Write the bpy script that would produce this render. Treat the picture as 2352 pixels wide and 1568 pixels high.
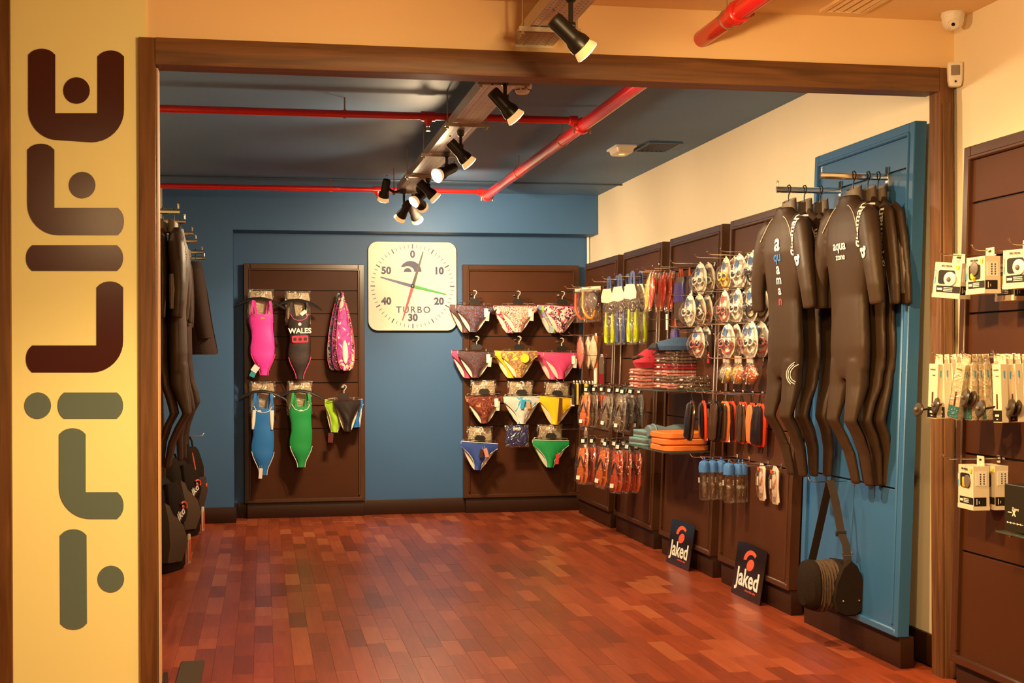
import bpy, bmesh, math, random
from math import sin, cos, pi, radians as R
from mathutils import Vector, Matrix
from mathutils.bvhtree import BVHTree
rnd = random.Random(7)
for o in list(bpy.data.objects): bpy.data.objects.remove(o, do_unlink=True)
scn = bpy.context.scene
COL = scn.collection
# ------------------------------------------------------------------ camera (metres; X right, Y into the shop, Z up)
EYE = 1.4; FOC = 3072.5; YAW = .1845; ROLL = .0044; PX, PY = 1176., 822.6
cam_d = bpy.data.cameras.new('camera'); cam = bpy.data.objects.new('camera', cam_d); COL.objects.link(cam)
cam_d.sensor_width = 36; cam_d.lens = FOC/2352*36; cam_d.shift_y = (PY-784)/2352; cam_d.clip_start = .05
cam.matrix_world = Matrix.Translation((0, 0, EYE)) @ Matrix.Rotation(-YAW, 4, 'Z') @ Matrix.Rotation(pi/2, 4, 'X') @ Matrix.Rotation(-ROLL, 4, 'Z')
scn.camera = cam
# ------------------------------------------------------------------ world, exposure
w = bpy.data.worlds.new('world'); scn.world = w; w.use_nodes = True
w.node_tree.nodes['Background'].inputs[0].default_value = (1, .56, .26, 1)
w.node_tree.nodes['Background'].inputs[1].default_value = .24
vs = scn.view_settings
vs.view_transform = 'Standard'; vs.look = 'None'; vs.gamma = 1; vs.use_curve_mapping = False; vs.exposure = -0.2
IN_LIGHT = (1, .73, .43); OUT_LIGHT = (1, .64, .27)
IN_POWER = 165; OUT_POWER = 150; SPILL = .55; OUT_SPILL = .42
# ------------------------------------------------------------------ room dimensions
XW, YB, YR, YF, ZC, ZS, ZH = 2.986, 11.723, 12.06, 5.394, 2.866, 2.515, 2.551
XL = -.83
# survey helpers: a sight line from the camera station meeting a known plane of the room
def ray(px, py):
    a, b = px-PX, py-PY; c, s = cos(ROLL), sin(ROLL)
    u = (a*c-b*s)/FOC; z = -(a*s+b*c)/FOC
    return Vector((u*cos(YAW)+sin(YAW), -u*sin(YAW)+cos(YAW), z))
def onX(px, py, X): d = ray(px, py); return Vector((0, 0, EYE))+d*(X/d.x)
def onY(px, py, Y): d = ray(px, py); return Vector((0, 0, EYE))+d*(Y/d.y)
def onZ(px, py, Z): d = ray(px, py); return Vector((0, 0, EYE))+d*((Z-EYE)/d.z)
# ------------------------------------------------------------------ materials
MATS = {}
def mat(name, col=(.5, .5, .5), rough=.5, metal=0., alpha=1., emit=0., spec=.5, bump=0., bscale=40., var=0., vscale=6., coat=0., trans=0., stretch=None):
    if name in MATS: return MATS[name]
    m = bpy.data.materials.new(name); m.use_nodes = True; nt = m.node_tree; p = nt.nodes['Principled BSDF']
    p.inputs['Base Color'].default_value = (*col, 1); p.inputs['Roughness'].default_value = rough
    p.inputs['Metallic'].default_value = metal; p.inputs['Alpha'].default_value = alpha
    p.inputs['Specular IOR Level'].default_value = spec; p.inputs['Coat Weight'].default_value = coat
    if emit: p.inputs['Emission Color'].default_value = (*col, 1); p.inputs['Emission Strength'].default_value = emit
    tc = None
    if bump or var:
        tc = nt.nodes.new('ShaderNodeTexCoord'); src = tc.outputs['Object']
        if stretch:
            mp = nt.nodes.new('ShaderNodeMapping'); mp.inputs['Scale'].default_value = stretch
            nt.links.new(src, mp.inputs[0]); src = mp.outputs[0]
    if var:
        n = nt.nodes.new('ShaderNodeTexNoise'); n.inputs['Scale'].default_value = vscale; n.inputs['Detail'].default_value = 5
        nt.links.new(src, n.inputs['Vector'])
        r = nt.nodes.new('ShaderNodeValToRGB'); r.color_ramp.elements[0].position = .3; r.color_ramp.elements[1].position = .7
        r.color_ramp.elements[0].color = (*[max(0, c*(1-var)) for c in col], 1)
        r.color_ramp.elements[1].color = (*[min(1, c*(1+var)) for c in col], 1)
        nt.links.new(n.outputs['Fac'], r.inputs[0]); nt.links.new(r.outputs[0], p.inputs['Base Color'])
    if bump:
        n = nt.nodes.new('ShaderNodeTexNoise'); n.inputs['Scale'].default_value = bscale; n.inputs['Detail'].default_value = 3
        nt.links.new(src, n.inputs['Vector'])
        b = nt.nodes.new('ShaderNodeBump'); b.inputs['Strength'].default_value = bump; b.inputs['Distance'].default_value = .01
        nt.links.new(n.outputs['Fac'], b.inputs['Height']); nt.links.new(b.outputs[0], p.inputs['Normal'])
    MATS[name] = m
    return m
def pattern(name, cols, scale=20., kind='noise', rough=.6, distort=2., stretch=(1, 1, 1)):
    if name in MATS: return MATS[name]
    m = bpy.data.materials.new(name); m.use_nodes = True; nt = m.node_tree; p = nt.nodes['Principled BSDF']
    p.inputs['Roughness'].default_value = rough
    tc = nt.nodes.new('ShaderNodeTexCoord'); mp = nt.nodes.new('ShaderNodeMapping'); mp.inputs['Scale'].default_value = stretch
    nt.links.new(tc.outputs['Object'], mp.inputs[0])
    if kind == 'noise':
        n = nt.nodes.new('ShaderNodeTexNoise'); n.inputs['Scale'].default_value = scale; n.inputs['Distortion'].default_value = distort; n.inputs['Detail'].default_value = 1; out = n.outputs['Fac']
    elif kind == 'wave':
        n = nt.nodes.new('ShaderNodeTexWave'); n.inputs['Scale'].default_value = scale; n.inputs['Distortion'].default_value = distort; n.inputs['Detail'].default_value = 1; out = n.outputs['Fac']
    else:
        n = nt.nodes.new('ShaderNodeTexVoronoi'); n.inputs['Scale'].default_value = scale; out = n.outputs['Distance']
    nt.links.new(mp.outputs[0], n.inputs['Vector'])
    r = nt.nodes.new('ShaderNodeValToRGB'); r.color_ramp.interpolation = 'CONSTANT'
    lo, hi = (.25, .75) if kind == 'noise' else (.0, 1.) if kind == 'wave' else (.0, .75)
    while len(r.color_ramp.elements) < len(cols): r.color_ramp.elements.new(.5)
    for i, c in enumerate(cols):
        r.color_ramp.elements[i].position = lo+(hi-lo)*i/len(cols) if i else 0
        r.color_ramp.elements[i].color = (*c, 1)
    nt.links.new(out, r.inputs[0]); nt.links.new(r.outputs[0], p.inputs['Base Color'])
    MATS[name] = m
    return m
def wood(name, dark, light, rough, stretch, scale=3., spec=.5, bump=.05):
    if name in MATS: return MATS[name]
    m = bpy.data.materials.new(name); m.use_nodes = True; nt = m.node_tree; p = nt.nodes['Principled BSDF']
    p.inputs['Roughness'].default_value = rough; p.inputs['Specular IOR Level'].default_value = spec
    g = nt.nodes.new('ShaderNodeNewGeometry'); mp = nt.nodes.new('ShaderNodeMapping'); mp.inputs['Scale'].default_value = stretch
    oi = nt.nodes.new('ShaderNodeObjectInfo'); off = nt.nodes.new('ShaderNodeVectorMath'); off.operation = 'MULTIPLY_ADD'
    off.inputs[1].default_value = (7, 3, 5)
    nt.links.new(oi.outputs['Random'], off.inputs[0]); nt.links.new(g.outputs['Position'], off.inputs[2])
    nt.links.new(off.outputs[0], mp.inputs[0])
    n = nt.nodes.new('ShaderNodeTexNoise'); n.inputs['Scale'].default_value = scale; n.inputs['Detail'].default_value = 6; n.inputs['Distortion'].default_value = .8
    nt.links.new(mp.outputs[0], n.inputs['Vector'])
    r = nt.nodes.new('ShaderNodeValToRGB'); r.color_ramp.elements[0].position = .25; r.color_ramp.elements[1].position = .75
    r.color_ramp.elements[0].color = (*dark, 1); r.color_ramp.elements[1].color = (*light, 1)
    nt.links.new(n.outputs['Fac'], r.inputs[0]); nt.links.new(r.outputs[0], p.inputs['Base Color'])
    b = nt.nodes.new('ShaderNodeBump'); b.inputs['Strength'].default_value = bump; b.inputs['Distance'].default_value = .004
    nt.links.new(n.outputs['Fac'], b.inputs['Height']); nt.links.new(b.outputs[0], p.inputs['Normal'])
    MATS[name] = m
    return m
CREAM = mat('cream_paint', (.86, .74, .53), .75, bump=.02, bscale=300, var=.03, vscale=1.5)
YELLOW = mat('yellow_cream_paint', (.90, .84, .40), .36, bump=.02, bscale=300)
BLUE = mat('blue_paint', (.036, .112, .255), .55, bump=.02, bscale=250, var=.04, vscale=1.2)
CEILBLUE = mat('blue_ceiling_paint', (.082, .172, .315), .6, bump=.03, bscale=20, var=.10, vscale=.9)
DARK = wood('dark_stained_panel', (.058, .0175, .0062), (.075, .025, .009), .48, (1, 1, 1), 2.5, .18, .01)
DARKF = wood('dark_stained_moulding', (.052, .017, .006), (.072, .026, .0095), .32, (1, 1, 1), 3, .5, .01)
BLUEP = mat('blue_lacquered_panel', (.032, .120, .275), .38, var=.05, vscale=2)
BASEB = mat('dark_baseboard', (.032, .011, .005), .45, spec=.25)
TRIMV = wood('stained_pine_vertical', (.075, .030, .009), (.22, .095, .032), .5, (14, 14, .8), 2.5)
TRIMH = wood('stained_pine_horizontal', (.075, .030, .009), (.22, .095, .032), .5, (.8, 14, 14), 2.5)
RED = mat('red_pipe_paint', (.58, .012, .010), .25, spec=.6, coat=.3)
BRONZE = mat('plated_bolt', (.45, .3, .18), .35, 1)
CHROME = mat('chrome', (.78, .74, .68), .12, 1)
GALV = None
BLACKM = mat('black_metal', (.012, .009, .007), .38)
BLACKP = mat('black_plastic', (.016, .013, .011), .4)
WHITEP = mat('white_plastic', (.80, .75, .66), .4)
LAMP = mat('glowing_lamp_face', (1, .86, .62), emit=14)
LAMPR = mat('glowing_reflector', (1, .62, .24), .3, emit=.75)
def film(name, tint, fac, rough, bump, bscale):
    m = bpy.data.materials.new(name); m.use_nodes = True; nt = m.node_tree; nt.nodes.remove(nt.nodes['Principled BSDF']); out = nt.nodes['Material Output']
    tr = nt.nodes.new('ShaderNodeBsdfTransparent'); tr.inputs[0].default_value = (*tint, 1)
    gl = nt.nodes.new('ShaderNodeBsdfGlossy'); gl.inputs['Roughness'].default_value = rough; gl.inputs[0].default_value = (1, .97, .92, 1)
    n = nt.nodes.new('ShaderNodeTexNoise'); n.inputs['Scale'].default_value = bscale; n.inputs['Detail'].default_value = 2; n.inputs['Distortion'].default_value = 1.5
    tc = nt.nodes.new('ShaderNodeTexCoord'); nt.links.new(tc.outputs['Object'], n.inputs['Vector'])
    b = nt.nodes.new('ShaderNodeBump'); b.inputs['Strength'].default_value = bump; b.inputs['Distance'].default_value = .02; nt.links.new(n.outputs['Fac'], b.inputs['Height'])
    lw = nt.nodes.new('ShaderNodeLayerWeight'); lw.inputs['Blend'].default_value = .25; nt.links.new(b.outputs[0], lw.inputs['Normal']); nt.links.new(b.outputs[0], gl.inputs['Normal'])
    ma = nt.nodes.new('ShaderNodeMath'); ma.operation = 'MULTIPLY_ADD'; ma.inputs[1].default_value = .55; ma.inputs[2].default_value = fac; nt.links.new(lw.outputs['Fresnel'], ma.inputs[0])
    mx = nt.nodes.new('ShaderNodeMixShader'); nt.links.new(ma.outputs[0], mx.inputs[0]); nt.links.new(tr.outputs[0], mx.inputs[1]); nt.links.new(gl.outputs[0], mx.inputs[2]); nt.links.new(mx.outputs[0], out.inputs[0])
    MATS[name] = m
    return m
CLEAR = film('clear_plastic', (.96, .93, .88), .09, .17, 1., 24)
SHELL = film('clear_blister', (.95, .93, .90), .08, .12, .5, 30)
PAPER = mat('white_card', (.82, .77, .66), .7)
CARD = mat('cream_card', (.74, .62, .44), .7)
LINING = mat('cream_lining', (.80, .70, .52), .8)
# ------------------------------------------------------------------ mesh tools
class MB:
    def __init__(s): s.v = []; s.f = []; s.m = []
    def add(s, vs, fs, mi=0):
        b = len(s.v); s.v += [tuple(v) for v in vs]
        for f in fs: s.f.append(tuple(b+i for i in f)); s.m.append(mi)
        return s
    def box(s, x0, x1, y0, y1, z0, z1, mi=0):
        return s.add([(x, y, z) for z in (z0, z1) for y in (y0, y1) for x in (x0, x1)],
                     [(0, 2, 3, 1), (4, 5, 7, 6), (0, 1, 5, 4), (2, 6, 7, 3), (0, 4, 6, 2), (1, 3, 7, 5)], mi)
    def cbox(s, x0, x1, y0, y1, z0, z1, c=.005, mi=0):      # box with chamfered edges
        def ring(i, z): return [(x0+i, y0+c, z), (x0+c, y0+i, z), (x1-c, y0+i, z), (x1-i, y0+c, z), (x1-i, y1-c, z), (x1-c, y1-i, z), (x0+c, y1-i, z), (x0+i, y1-c, z)]
        return s.rings([ring(c*.6, z0), ring(0, z0+c), ring(0, z1-c), ring(c*.6, z1)], mi=mi)
    def rings(s, rs, caps=True, closed=True, mi=0):
        n = len(rs[0]); vs = [p for r in rs for p in r]; fs = []
        for i in range(len(rs)-1):
            for j in range(n if closed else n-1):
                k = (j+1) % n
                fs.append((i*n+j, i*n+k, (i+1)*n+k, (i+1)*n+j))
        if caps and closed: fs += [tuple(reversed(range(n))), tuple(range((len(rs)-1)*n, len(rs)*n))]
        return s.add(vs, fs, mi)
    def prism(s, poly, y0, y1, mi=0):                       # front-view outline (x, z) between two depths; y0 is the front
        n = len(poly)
        a = sum(poly[i][0]*poly[(i+1) % n][1]-poly[(i+1) % n][0]*poly[i][1] for i in range(n))
        if a < 0: poly = poly[::-1]
        vs = [(x, y0, z) for x, z in poly]+[(x, y1, z) for x, z in poly]
        fs = [tuple(range(n)), tuple(reversed(range(n, 2*n)))]+[(i, i+n, (i+1) % n+n, (i+1) % n) for i in range(n)]
        return s.add(vs, fs, mi)
    def cyl(s, p0, p1, r0, r1=None, n=12, mi=0, caps=True):
        r1 = r0 if r1 is None else r1
        p0, p1 = Vector(p0), Vector(p1); d = (p1-p0).normalized()
        a = d.orthogonal().normalized(); b = d.cross(a)
        return s.rings([[p+(a*cos(2*pi*i/n)+b*sin(2*pi*i/n))*r for i in range(n)] for p, r in ((p0, r0), (p1, r1))], caps, mi=mi)
    def tube(s, pts, r, n=8, mi=0, flat=1., closed=False):
        pts = [Vector(p) for p in pts]; rs = []; a = None; N = len(pts)
        for i, p in enumerate(pts):
            q0 = pts[i-1] if (i or closed) else p; q1 = pts[(i+1) % N] if (i < N-1 or closed) else p
            d = (q1-q0)
            if d.length < 1e-9: d = Vector((0, 0, 1))
            d.normalize()
            a = d.orthogonal().normalized() if a is None else (a-d*a.dot(d)).normalized()
            b = d.cross(a); rr = r[i] if isinstance(r, (list, tuple)) else r
            rs.append([p+a*cos(2*pi*j/n)*rr+b*sin(2*pi*j/n)*rr*flat for j in range(n)])
        if closed: rs.append(rs[0]); return s.rings(rs, False, mi=mi)
        return s.rings(rs, True, mi=mi)
    def lathe(s, prof, c=(0, 0, 0), axis=(0, 0, 1), n=20, mi=0):
        d = Vector(axis).normalized(); a = d.orthogonal().normalized(); b = d.cross(a); c = Vector(c)
        return s.rings([[c+d*z+(a*cos(2*pi*i/n)+b*sin(2*pi*i/n))*max(r, 1e-5) for i in range(n)] for r, z in prof], True, mi=mi)
    def loft(s, rows, n=16, e=2.3, mi=0, caps=True):         # rows: (cx, cy, z, rx, ry)
        rs = []
        for cx, cy, z, rx, ry in rows:
            ring = []
            for i in range(n):
                t = 2*pi*i/n; c, q = cos(t), sin(t)
                ring.append((cx+rx*math.copysign(abs(c)**(2/e), c), cy+ry*math.copysign(abs(q)**(2/e), q), z))
            rs.append(ring)
        return s.rings(rs, caps, mi=mi)
    def band(s, pts, w, t, mi=0):                            # flat strap along pts, width w across x, thickness t across y
        return s.rings([[(x-w/2, y-t/2, z), (x+w/2, y-t/2, z), (x+w/2, y+t/2, z), (x-w/2, y+t/2, z)] for x, y, z in pts], True, mi=mi)
    def sphere(s, c, r, n=12, mi=0, sc=(1, 1, 1)):
        rs = []
        for i in range(1, 8):
            t = -pi/2+pi*i/8
            rs.append([(c[0]+r*sc[0]*cos(t)*cos(2*pi*j/n), c[1]+r*sc[1]*cos(t)*sin(2*pi*j/n), c[2]+r*sc[2]*sin(t)) for j in range(n)])
        return s.rings(rs, True, mi=mi)
    def mesh(s, name, mats, smooth=35):
        me = bpy.data.meshes.new(name); me.from_pydata(s.v, [], s.f)
        for m in (mats if isinstance(mats, (list, tuple)) else [mats]): me.materials.append(m)
        if any(s.m): me.polygons.foreach_set('material_index', s.m)
        bm = bmesh.new(); bm.from_mesh(me); bmesh.ops.recalc_face_normals(bm, faces=bm.faces); bm.to_mesh(me); bm.free()
        if smooth:
            me.shade_smooth(); me.set_sharp_from_angle(angle=R(smooth))
        me.update()
        return me
    def obj(s, name, mats, parent=None, loc=None, rot=None, smooth=35):
        return put(name, s.mesh(name, mats, smooth), parent, loc, rot)
def put(name, me, parent=None, loc=None, rot=None):
    o = bpy.data.objects.new(name, me); COL.objects.link(o); o.parent = parent
    if loc is not None: o.location = loc
    if rot is not None: o.rotation_euler = rot
    return o
def tag(o, label=None, cat=None, group=None, kind=None):
    if label: o['label'] = label
    if cat: o['category'] = cat
    if group: o['group'] = group
    if kind: o['kind'] = kind
    return o
def thing(name, label, cat, loc=(0, 0, 0), rotz=0., group=None, tilt=0.):
    o = bpy.data.objects.new(name, None); COL.objects.link(o); o.empty_display_size = .05
    o.location = loc; o.rotation_euler = (0, tilt, rotz)
    return tag(o, label, cat, group)
def struct(name, mb, m, parent=None, smooth=35):
    o = mb.obj(name, m, parent, smooth=smooth)
    if parent is None: o['kind'] = 'structure'
    return o
KIDS = {}
def copy_tree(root, loc=None, rot=None, label=None, group=None, parent=None):
    c = root.copy(); COL.objects.link(c); c.parent = parent
    if loc is not None: c.location = loc
    if rot is not None: c.rotation_euler = rot
    if label: c['label'] = label
    if group: c['group'] = group
    for ch in list(root.children): copy_tree(ch, parent=c)
    return c
ORD = ['first', 'second', 'third', 'fourth', 'fifth', 'sixth', 'seventh', 'eighth', 'ninth', 'tenth', 'eleventh', 'twelfth', 'thirteenth', 'fourteenth', 'fifteenth', 'sixteenth']
TXT = {}
def text_mesh(s, size, m, extrude=.0006, spacing=1., bold=0.):
    k = (s, size, m.name, spacing, bold)
    if k in TXT: return TXT[k]
    cu = bpy.data.curves.new('lettering', 'FONT'); cu.body = s; cu.size = size; cu.extrude = extrude; cu.align_x = 'CENTER'; cu.align_y = 'CENTER'
    cu.space_character = spacing; cu.resolution_u = 3; cu.offset = bold
    o = bpy.data.objects.new('lettering', cu); COL.objects.link(o)
    dg = bpy.context.evaluated_depsgraph_get(); dg.update()
    me = bpy.data.meshes.new_from_object(o.evaluated_get(dg)); bpy.data.objects.remove(o); bpy.data.curves.remove(cu)
    me.materials.clear(); me.materials.append(m); TXT[k] = me
    return me
def text(s, size, m, parent, loc, rot=(pi/2, 0, 0), name='lettering', scale=(1, 1, 1), **kw):
    o = put(name, text_mesh(s, size, m, **kw), parent, loc, rot); o.scale = scale
    return o
def disc(x, z, r, n=24): return [(x+r*cos(2*pi*i/n), z+r*sin(2*pi*i/n)) for i in range(n)]
def rrect(x0, x1, z0, z1, r, n=5):
    p = []
    for cx, cz, a in ((x1-r, z1-r, 0), (x0+r, z1-r, 90), (x0+r, z0+r, 180), (x1-r, z0+r, 270)):
        p += [(cx+r*cos(R(a+90*i/n)), cz+r*sin(R(a+90*i/n))) for i in range(n+1)]
    return p
# ================================================================== the setting
# ---- floor: planks along Y, 9 cm wide; the 300 that show largest are pieces, the rest one part
TONES = []
for i, (d, l) in enumerate([((.20, .034, .012), (.30, .060, .022)), ((.25, .045, .016), (.36, .075, .028)), ((.17, .029, .011), (.25, .047, .017)),
                            ((.30, .060, .022), (.42, .10, .038)), ((.14, .025, .010), (.20, .038, .015)), ((.32, .078, .028), (.43, .115, .043)),
                            ((.22, .036, .012), (.33, .062, .020)), ((.17, .03, .011), (.27, .05, .018))]):
    TONES.append(wood('merbau_plank_%d' % i, d, l, .30, (16, 1.2, 1), 2.2, .45, .02))
floor = struct('floor', MB().box(-3.2, 3.6, -2.5, 12.4, -.06, -.0125), wood('merbau_floor', (.2, .034, .012), (.32, .065, .022), .35, (16, 1.2, 1), 2.2))
planks = []
x = -.86; k = 0
while x < 2.94:
    y = 4.6-rnd.random()*.4
    while y < 12.06:
        L = rnd.choice((.26, .30, .34, .40, .44, .50))*rnd.uniform(.95, 1.1)
        planks.append((x, y, min(L, 12.058-y), rnd.choice((0, 0, 0, 1, 1, 1, 1, 2, 3, 4, 5, 6, 6, 6, 6, 7, 7, 7)))); y += L
    x += .0905; k += 1
def visarea(p):
    yc = p[1]+p[2]/2
    if yc < 5.45 or abs((p[0]-yc*.19)/yc) > .36: return 0
    return p[2]/yc**3
planks.sort(key=visarea, reverse=True)
def plank_mb(mb, x, y, L, mi=0):
    h = rnd.uniform(-.0007, .0002)
    return mb.cbox(x+.0003, x+.0902, y+.0003, y+L-.0003, -.0122, h, .0005, mi)
for i, (x, y, L, t) in enumerate(planks[:300]): plank_mb(MB(), x, y, L).obj('plank', TONES[t], floor, smooth=0)
mb = MB()
for x, y, L, t in planks[300:]: plank_mb(mb, x, y, L, t)
tag(mb.obj('planks_beyond', TONES, floor, smooth=0), kind='stuff')
# ---- walls
struct('wall_right', MB().box(XW, XW+.15, -2.5, 12.3, 0, ZC+.1), CREAM)
struct('wall_left', MB().box(XL-.15, XL, YF+.10, 12.3, 0, ZC+.1), CREAM)
struct('wall_back', MB().box(XL, XW, YR, YR+.12, 0, ZC), BLUE)
struct('trim_1', MB().box(XL, XW, YB, YR, ZS, ZC), BLUE)                       # lowered soffit over the display recess
struct('trim_2', MB().box(XL, -.245, YB, YR, 0, ZS), BLUE)                     # pier at the left of the recess
struct('ceiling', MB().box(XL, XW, YF+.10, YR, ZC, ZC+.08), CEILBLUE)
FRONTCEIL = mat('bounce_tinted_ceiling_cream', (.82, .58, .30), .8, bump=.02, bscale=200)  # cream shifted to orange, carrying the floor's bounce light in its colour
struct('trim_3', MB().box(-3.2, XW, -2.5, YF+.10, ZC, ZC+.08), FRONTCEIL)       # ceiling of the front shop
struct('wall_front', MB().box(-3.2, XW, YF+.012, YF+.10, 2.60, ZC), mat('bounce_tinted_cream', (.86, .62, .33), .75, bump=.02, bscale=300))     # bulkhead over the opening; orange bounce light mixed into its cream
struct('wall_pier', MB().box(-.955, -.44, YF+.0, YF+.10, 0, 2.866), YELLOW)
struct('wall_left_front', MB().box(-3.2, -.985, YF+.012, YF+.10, 0, 2.61), YELLOW)
# ---- stained pine door frame
fr = MB().cbox(-.468, -.406, YF-.018, YF+.105, 0, 2.655, .002); struct('trim_4', fr, TRIMV)
fr = MB().cbox(2.900, 2.964, YF-.018, YF+.075, 0, 2.655, .002); struct('trim_5', fr, TRIMV)
fr = MB().cbox(-.406, 2.900, YF-.020, YF+.105, 2.551, 2.656, .002); struct('trim_6', fr, TRIMH)
struct('trim_7', MB().cbox(2.912, 2.952, YF-.026, YF-.018, 0, 2.50, .002), TRIMV)
struct('trim_8', MB().cbox(-1.08, -.944, YF-.018, YF+.02, 0, 2.866, .002), TRIMV)
struct('trim_9', MB().box(-.404, -.398, YF+.02, YF+.106, 0, 2.545), mat('pale_reveal', (.62, .40, .22), .6))
# ---- baseboards
struct('baseboard_right', MB().cbox(XW-.018, XW, YF+.08, YR, 0, .14, .003), BASEB)
struct('baseboard_back', MB().cbox(-.22, XW-.02, YR-.018, YR, 0, .135, .003), BASEB)
struct('baseboard_pier', MB().cbox(XL+.02, -.227, YB-.018, YB, 0, .135, .003).cbox(-.245, -.227, YB-.017, YR-.018, 0, .135, .003), BASEB)
struct('baseboard_left', MB().cbox(XL, XL+.018, YF+.12, YB-.02, 0, .14, .003), BASEB)
struct('baseboard_entry', MB().cbox(-.405, -.385, YF+.02, YF+.26, .0, .12, .003), BASEB)
struct('trim_10', MB().cyl((XW-.02, YR-.03, .14), (XW-.02, YR-.03, ZS), .012), WHITEP)     # thin pipe in the far corner
# hairline cracks left as drip stains on the right wall
# ---- slat-wall panels; local frame: x to the right, -y out of the wall, z up
def panel(name, label, loc, rotz, w, top, lean, bm, fm, pm, slots, thick=.045, plinth=.135, group='slatted display panels'):
    t = thing(name, label, 'display panel', loc, rotz, group)
    z0 = plinth
    def yf(z): return lean*(z-z0)/(top-z0)          # front face shift towards the wall
    def slab(x0, x1, za, zb, f0, f1, c=.003):       # f: depth in front of the nominal face (negative out)
        m = MB(); rs = []
        for z, i in ((za, c), (za+c, 0), (zb-c, 0), (zb, c)):
            ya, yb = yf(z)+f0, yf(z)+f1
            rs.append([(x0+i, ya+c, z), (x0+c, ya+i, z), (x1-c, ya+i, z), (x1-i, ya+c, z), (x1-i, yb, z), (x0+i, yb, z)])
        return m.rings(rs)
    fw = .055
    for i, (s, n) in enumerate(((-1, 'frame_stile'), (1, 'frame_stile'))):
        xa, xb = (-w/2, -w/2+fw) if s < 0 else (w/2-fw, w/2)
        slab(xa, xb, z0, top, -.012, thick, .004).obj(n, fm, t)
        xi = (-w/2+fw-.014, -w/2+fw+.004) if s < 0 else (w/2-fw-.004, w/2-fw+.014)
        slab(xi[0], xi[1], z0+.05, top-.05, -.020, .01, .005).obj('frame_bead', fm, t)
    slab(-w/2+fw, w/2-fw, top-fw, top, -.012, thick, .004).obj('frame_rail', fm, t)
    slab(-w/2+.02, w/2-.02, z0, z0+fw-.02, -.016, thick, .006).obj('frame_rail', fm, t)
    slab(-w/2+fw-.01, w/2-fw+.01, top-fw-.004, top-fw+.014, -.020, .01, .005).obj('frame_bead', fm, t)
    slab(-w/2+fw, w/2-fw, z0+.05, top-.05, .012, thick-.004, .002).obj('backing', mat('slot_shadow', (.006, .004, .003), .6), t)
    zs = [z0+.03]+sorted(slots)+[top-fw+.004]
    for a, b in zip(zs[:-1], zs[1:]):
        slab(-w/2+fw-.004, w/2-fw+.004, a+(.004 if a in slots else 0), b-(.004 if b in slots else 0), 0, .012, .0015).obj('board', bm, t)
    MB().cbox(-w/2+.02, w/2-.005, .006, thick+.03, 0, z0, .003).obj('plinth', pm, t)
    return t, yf
SLOTS = [2.006, 1.802, 1.599, 1.395, 1.19, .989, .785]
panel('slat_panel', 'dark framed slat panel on blue back wall with hanging swimsuits', (.370, 11.985, 0), 0, 1.055, 2.243, 0, DARK, DARKF, BASEB, SLOTS)
panel('slat_panel', 'dark framed slat panel on blue back wall with rows of swim briefs', (2.325, 11.985, 0), 0, 1.08, 2.25, 0, DARK, DARKF, BASEB, SLOTS)
PY_ = [(10.66, 11.80), (9.42, 10.50), (8.12, 9.24), (6.84, 7.98)]
LAB = ['dark slat panel on right wall in the far corner beside the back wall', 'dark slat panel on right wall behind the bagged flip-flops',
       'dark slat panel on right wall behind towels and orange kickboards', 'dark slat panel on right wall next to the blue panel, behind goggles']
LEAN = .095
for (a, b), l in zip(PY_, LAB): panel('slat_panel', l, (2.80, (a+b)/2, 0), -pi/2, b-a, 2.25, LEAN, DARK, DARKF, BASEB, SLOTS)
def px_face(z, top=2.25): return 2.80+LEAN*(z-.135)/(top-.135)        # X of the right panels' face at height z
panel('slat_panel', 'tall blue framed panel on right wall holding black wetsuits', (2.80, 6.13, 0), -pi/2, 1.11, 2.46, .10, BLUEP, BLUEP, BASEB, [2.258, .798], plinth=.14)
def bx_face(z): return 2.80+.10*(z-.14)/(2.46-.14)
panel('slat_panel', 'dark framed slat panel beside the door frame with pedal boxes', (2.815, 4.57, 0), -pi/2, 1.13, 2.268, .075, DARK, DARKF, BASEB, [2.03, 1.80, 1.575, 1.40, 1.0, .6])
def fx_face(z): return 2.815+.075*(z-.135)/(2.268-.135)
for c, bmm, l in ((7.45, DARK, 'dark slat panel on left wall, nearest the door frame'), (8.475, BLUEP, 'blue slat panel on left wall behind wetsuits and rucksacks'), (10.0, DARK, 'dark slat panel on left wall nearest the back wall')):
    panel('slat_panel', l, (-.74, c, 0), pi/2, .84 if bmm is BLUEP else 1.1, 2.30, .045, bmm, bmm if bmm is BLUEP else DARKF, BASEB, [2.22]+SLOTS[1:])
# ================================================================== sign lettering on the yellow pier
SB = mat('dark_brown_vinyl', (.055, .007, .003), .20, spec=.6); ST = mat('grey_teal_vinyl', (.115, .165, .150), .32, spec=.6)
def P(px, py):
    q = onY(px, py, YF-.001); return (q.x, q.z)
def arc_end(a, b, bul, n=8):      # points from a to b bulging to the left of travel
    ax, ay = a; bx, by = b; dx, dy = bx-ax, by-ay; L = math.hypot(dx, dy); nx, ny = dy/L, -dx/L
    pts = []
    r = 9
    for i in range(n+1):
        t = i/n; k = (1-(2*t-1)**4)*.35+(1-(2*t-1)**2)*.65
        pts.append((ax+dx*t+nx*bul*k, ay+dy*t+ny*bul*k))
    return pts
def corner(cx, cy, r, a0, a1, n=10): return [(cx+r*cos(R(a0+(a1-a0)*i/n)), cy+r*sin(R(a0+(a1-a0)*i/n))) for i in range(n+1)]
sign = thing('wall_lettering', 'large vertical vinyl lettering on the yellow pier, dark brown above grey-green', 'sign', (onY(175, 800, YF).x, YF-.001, .2))
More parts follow.
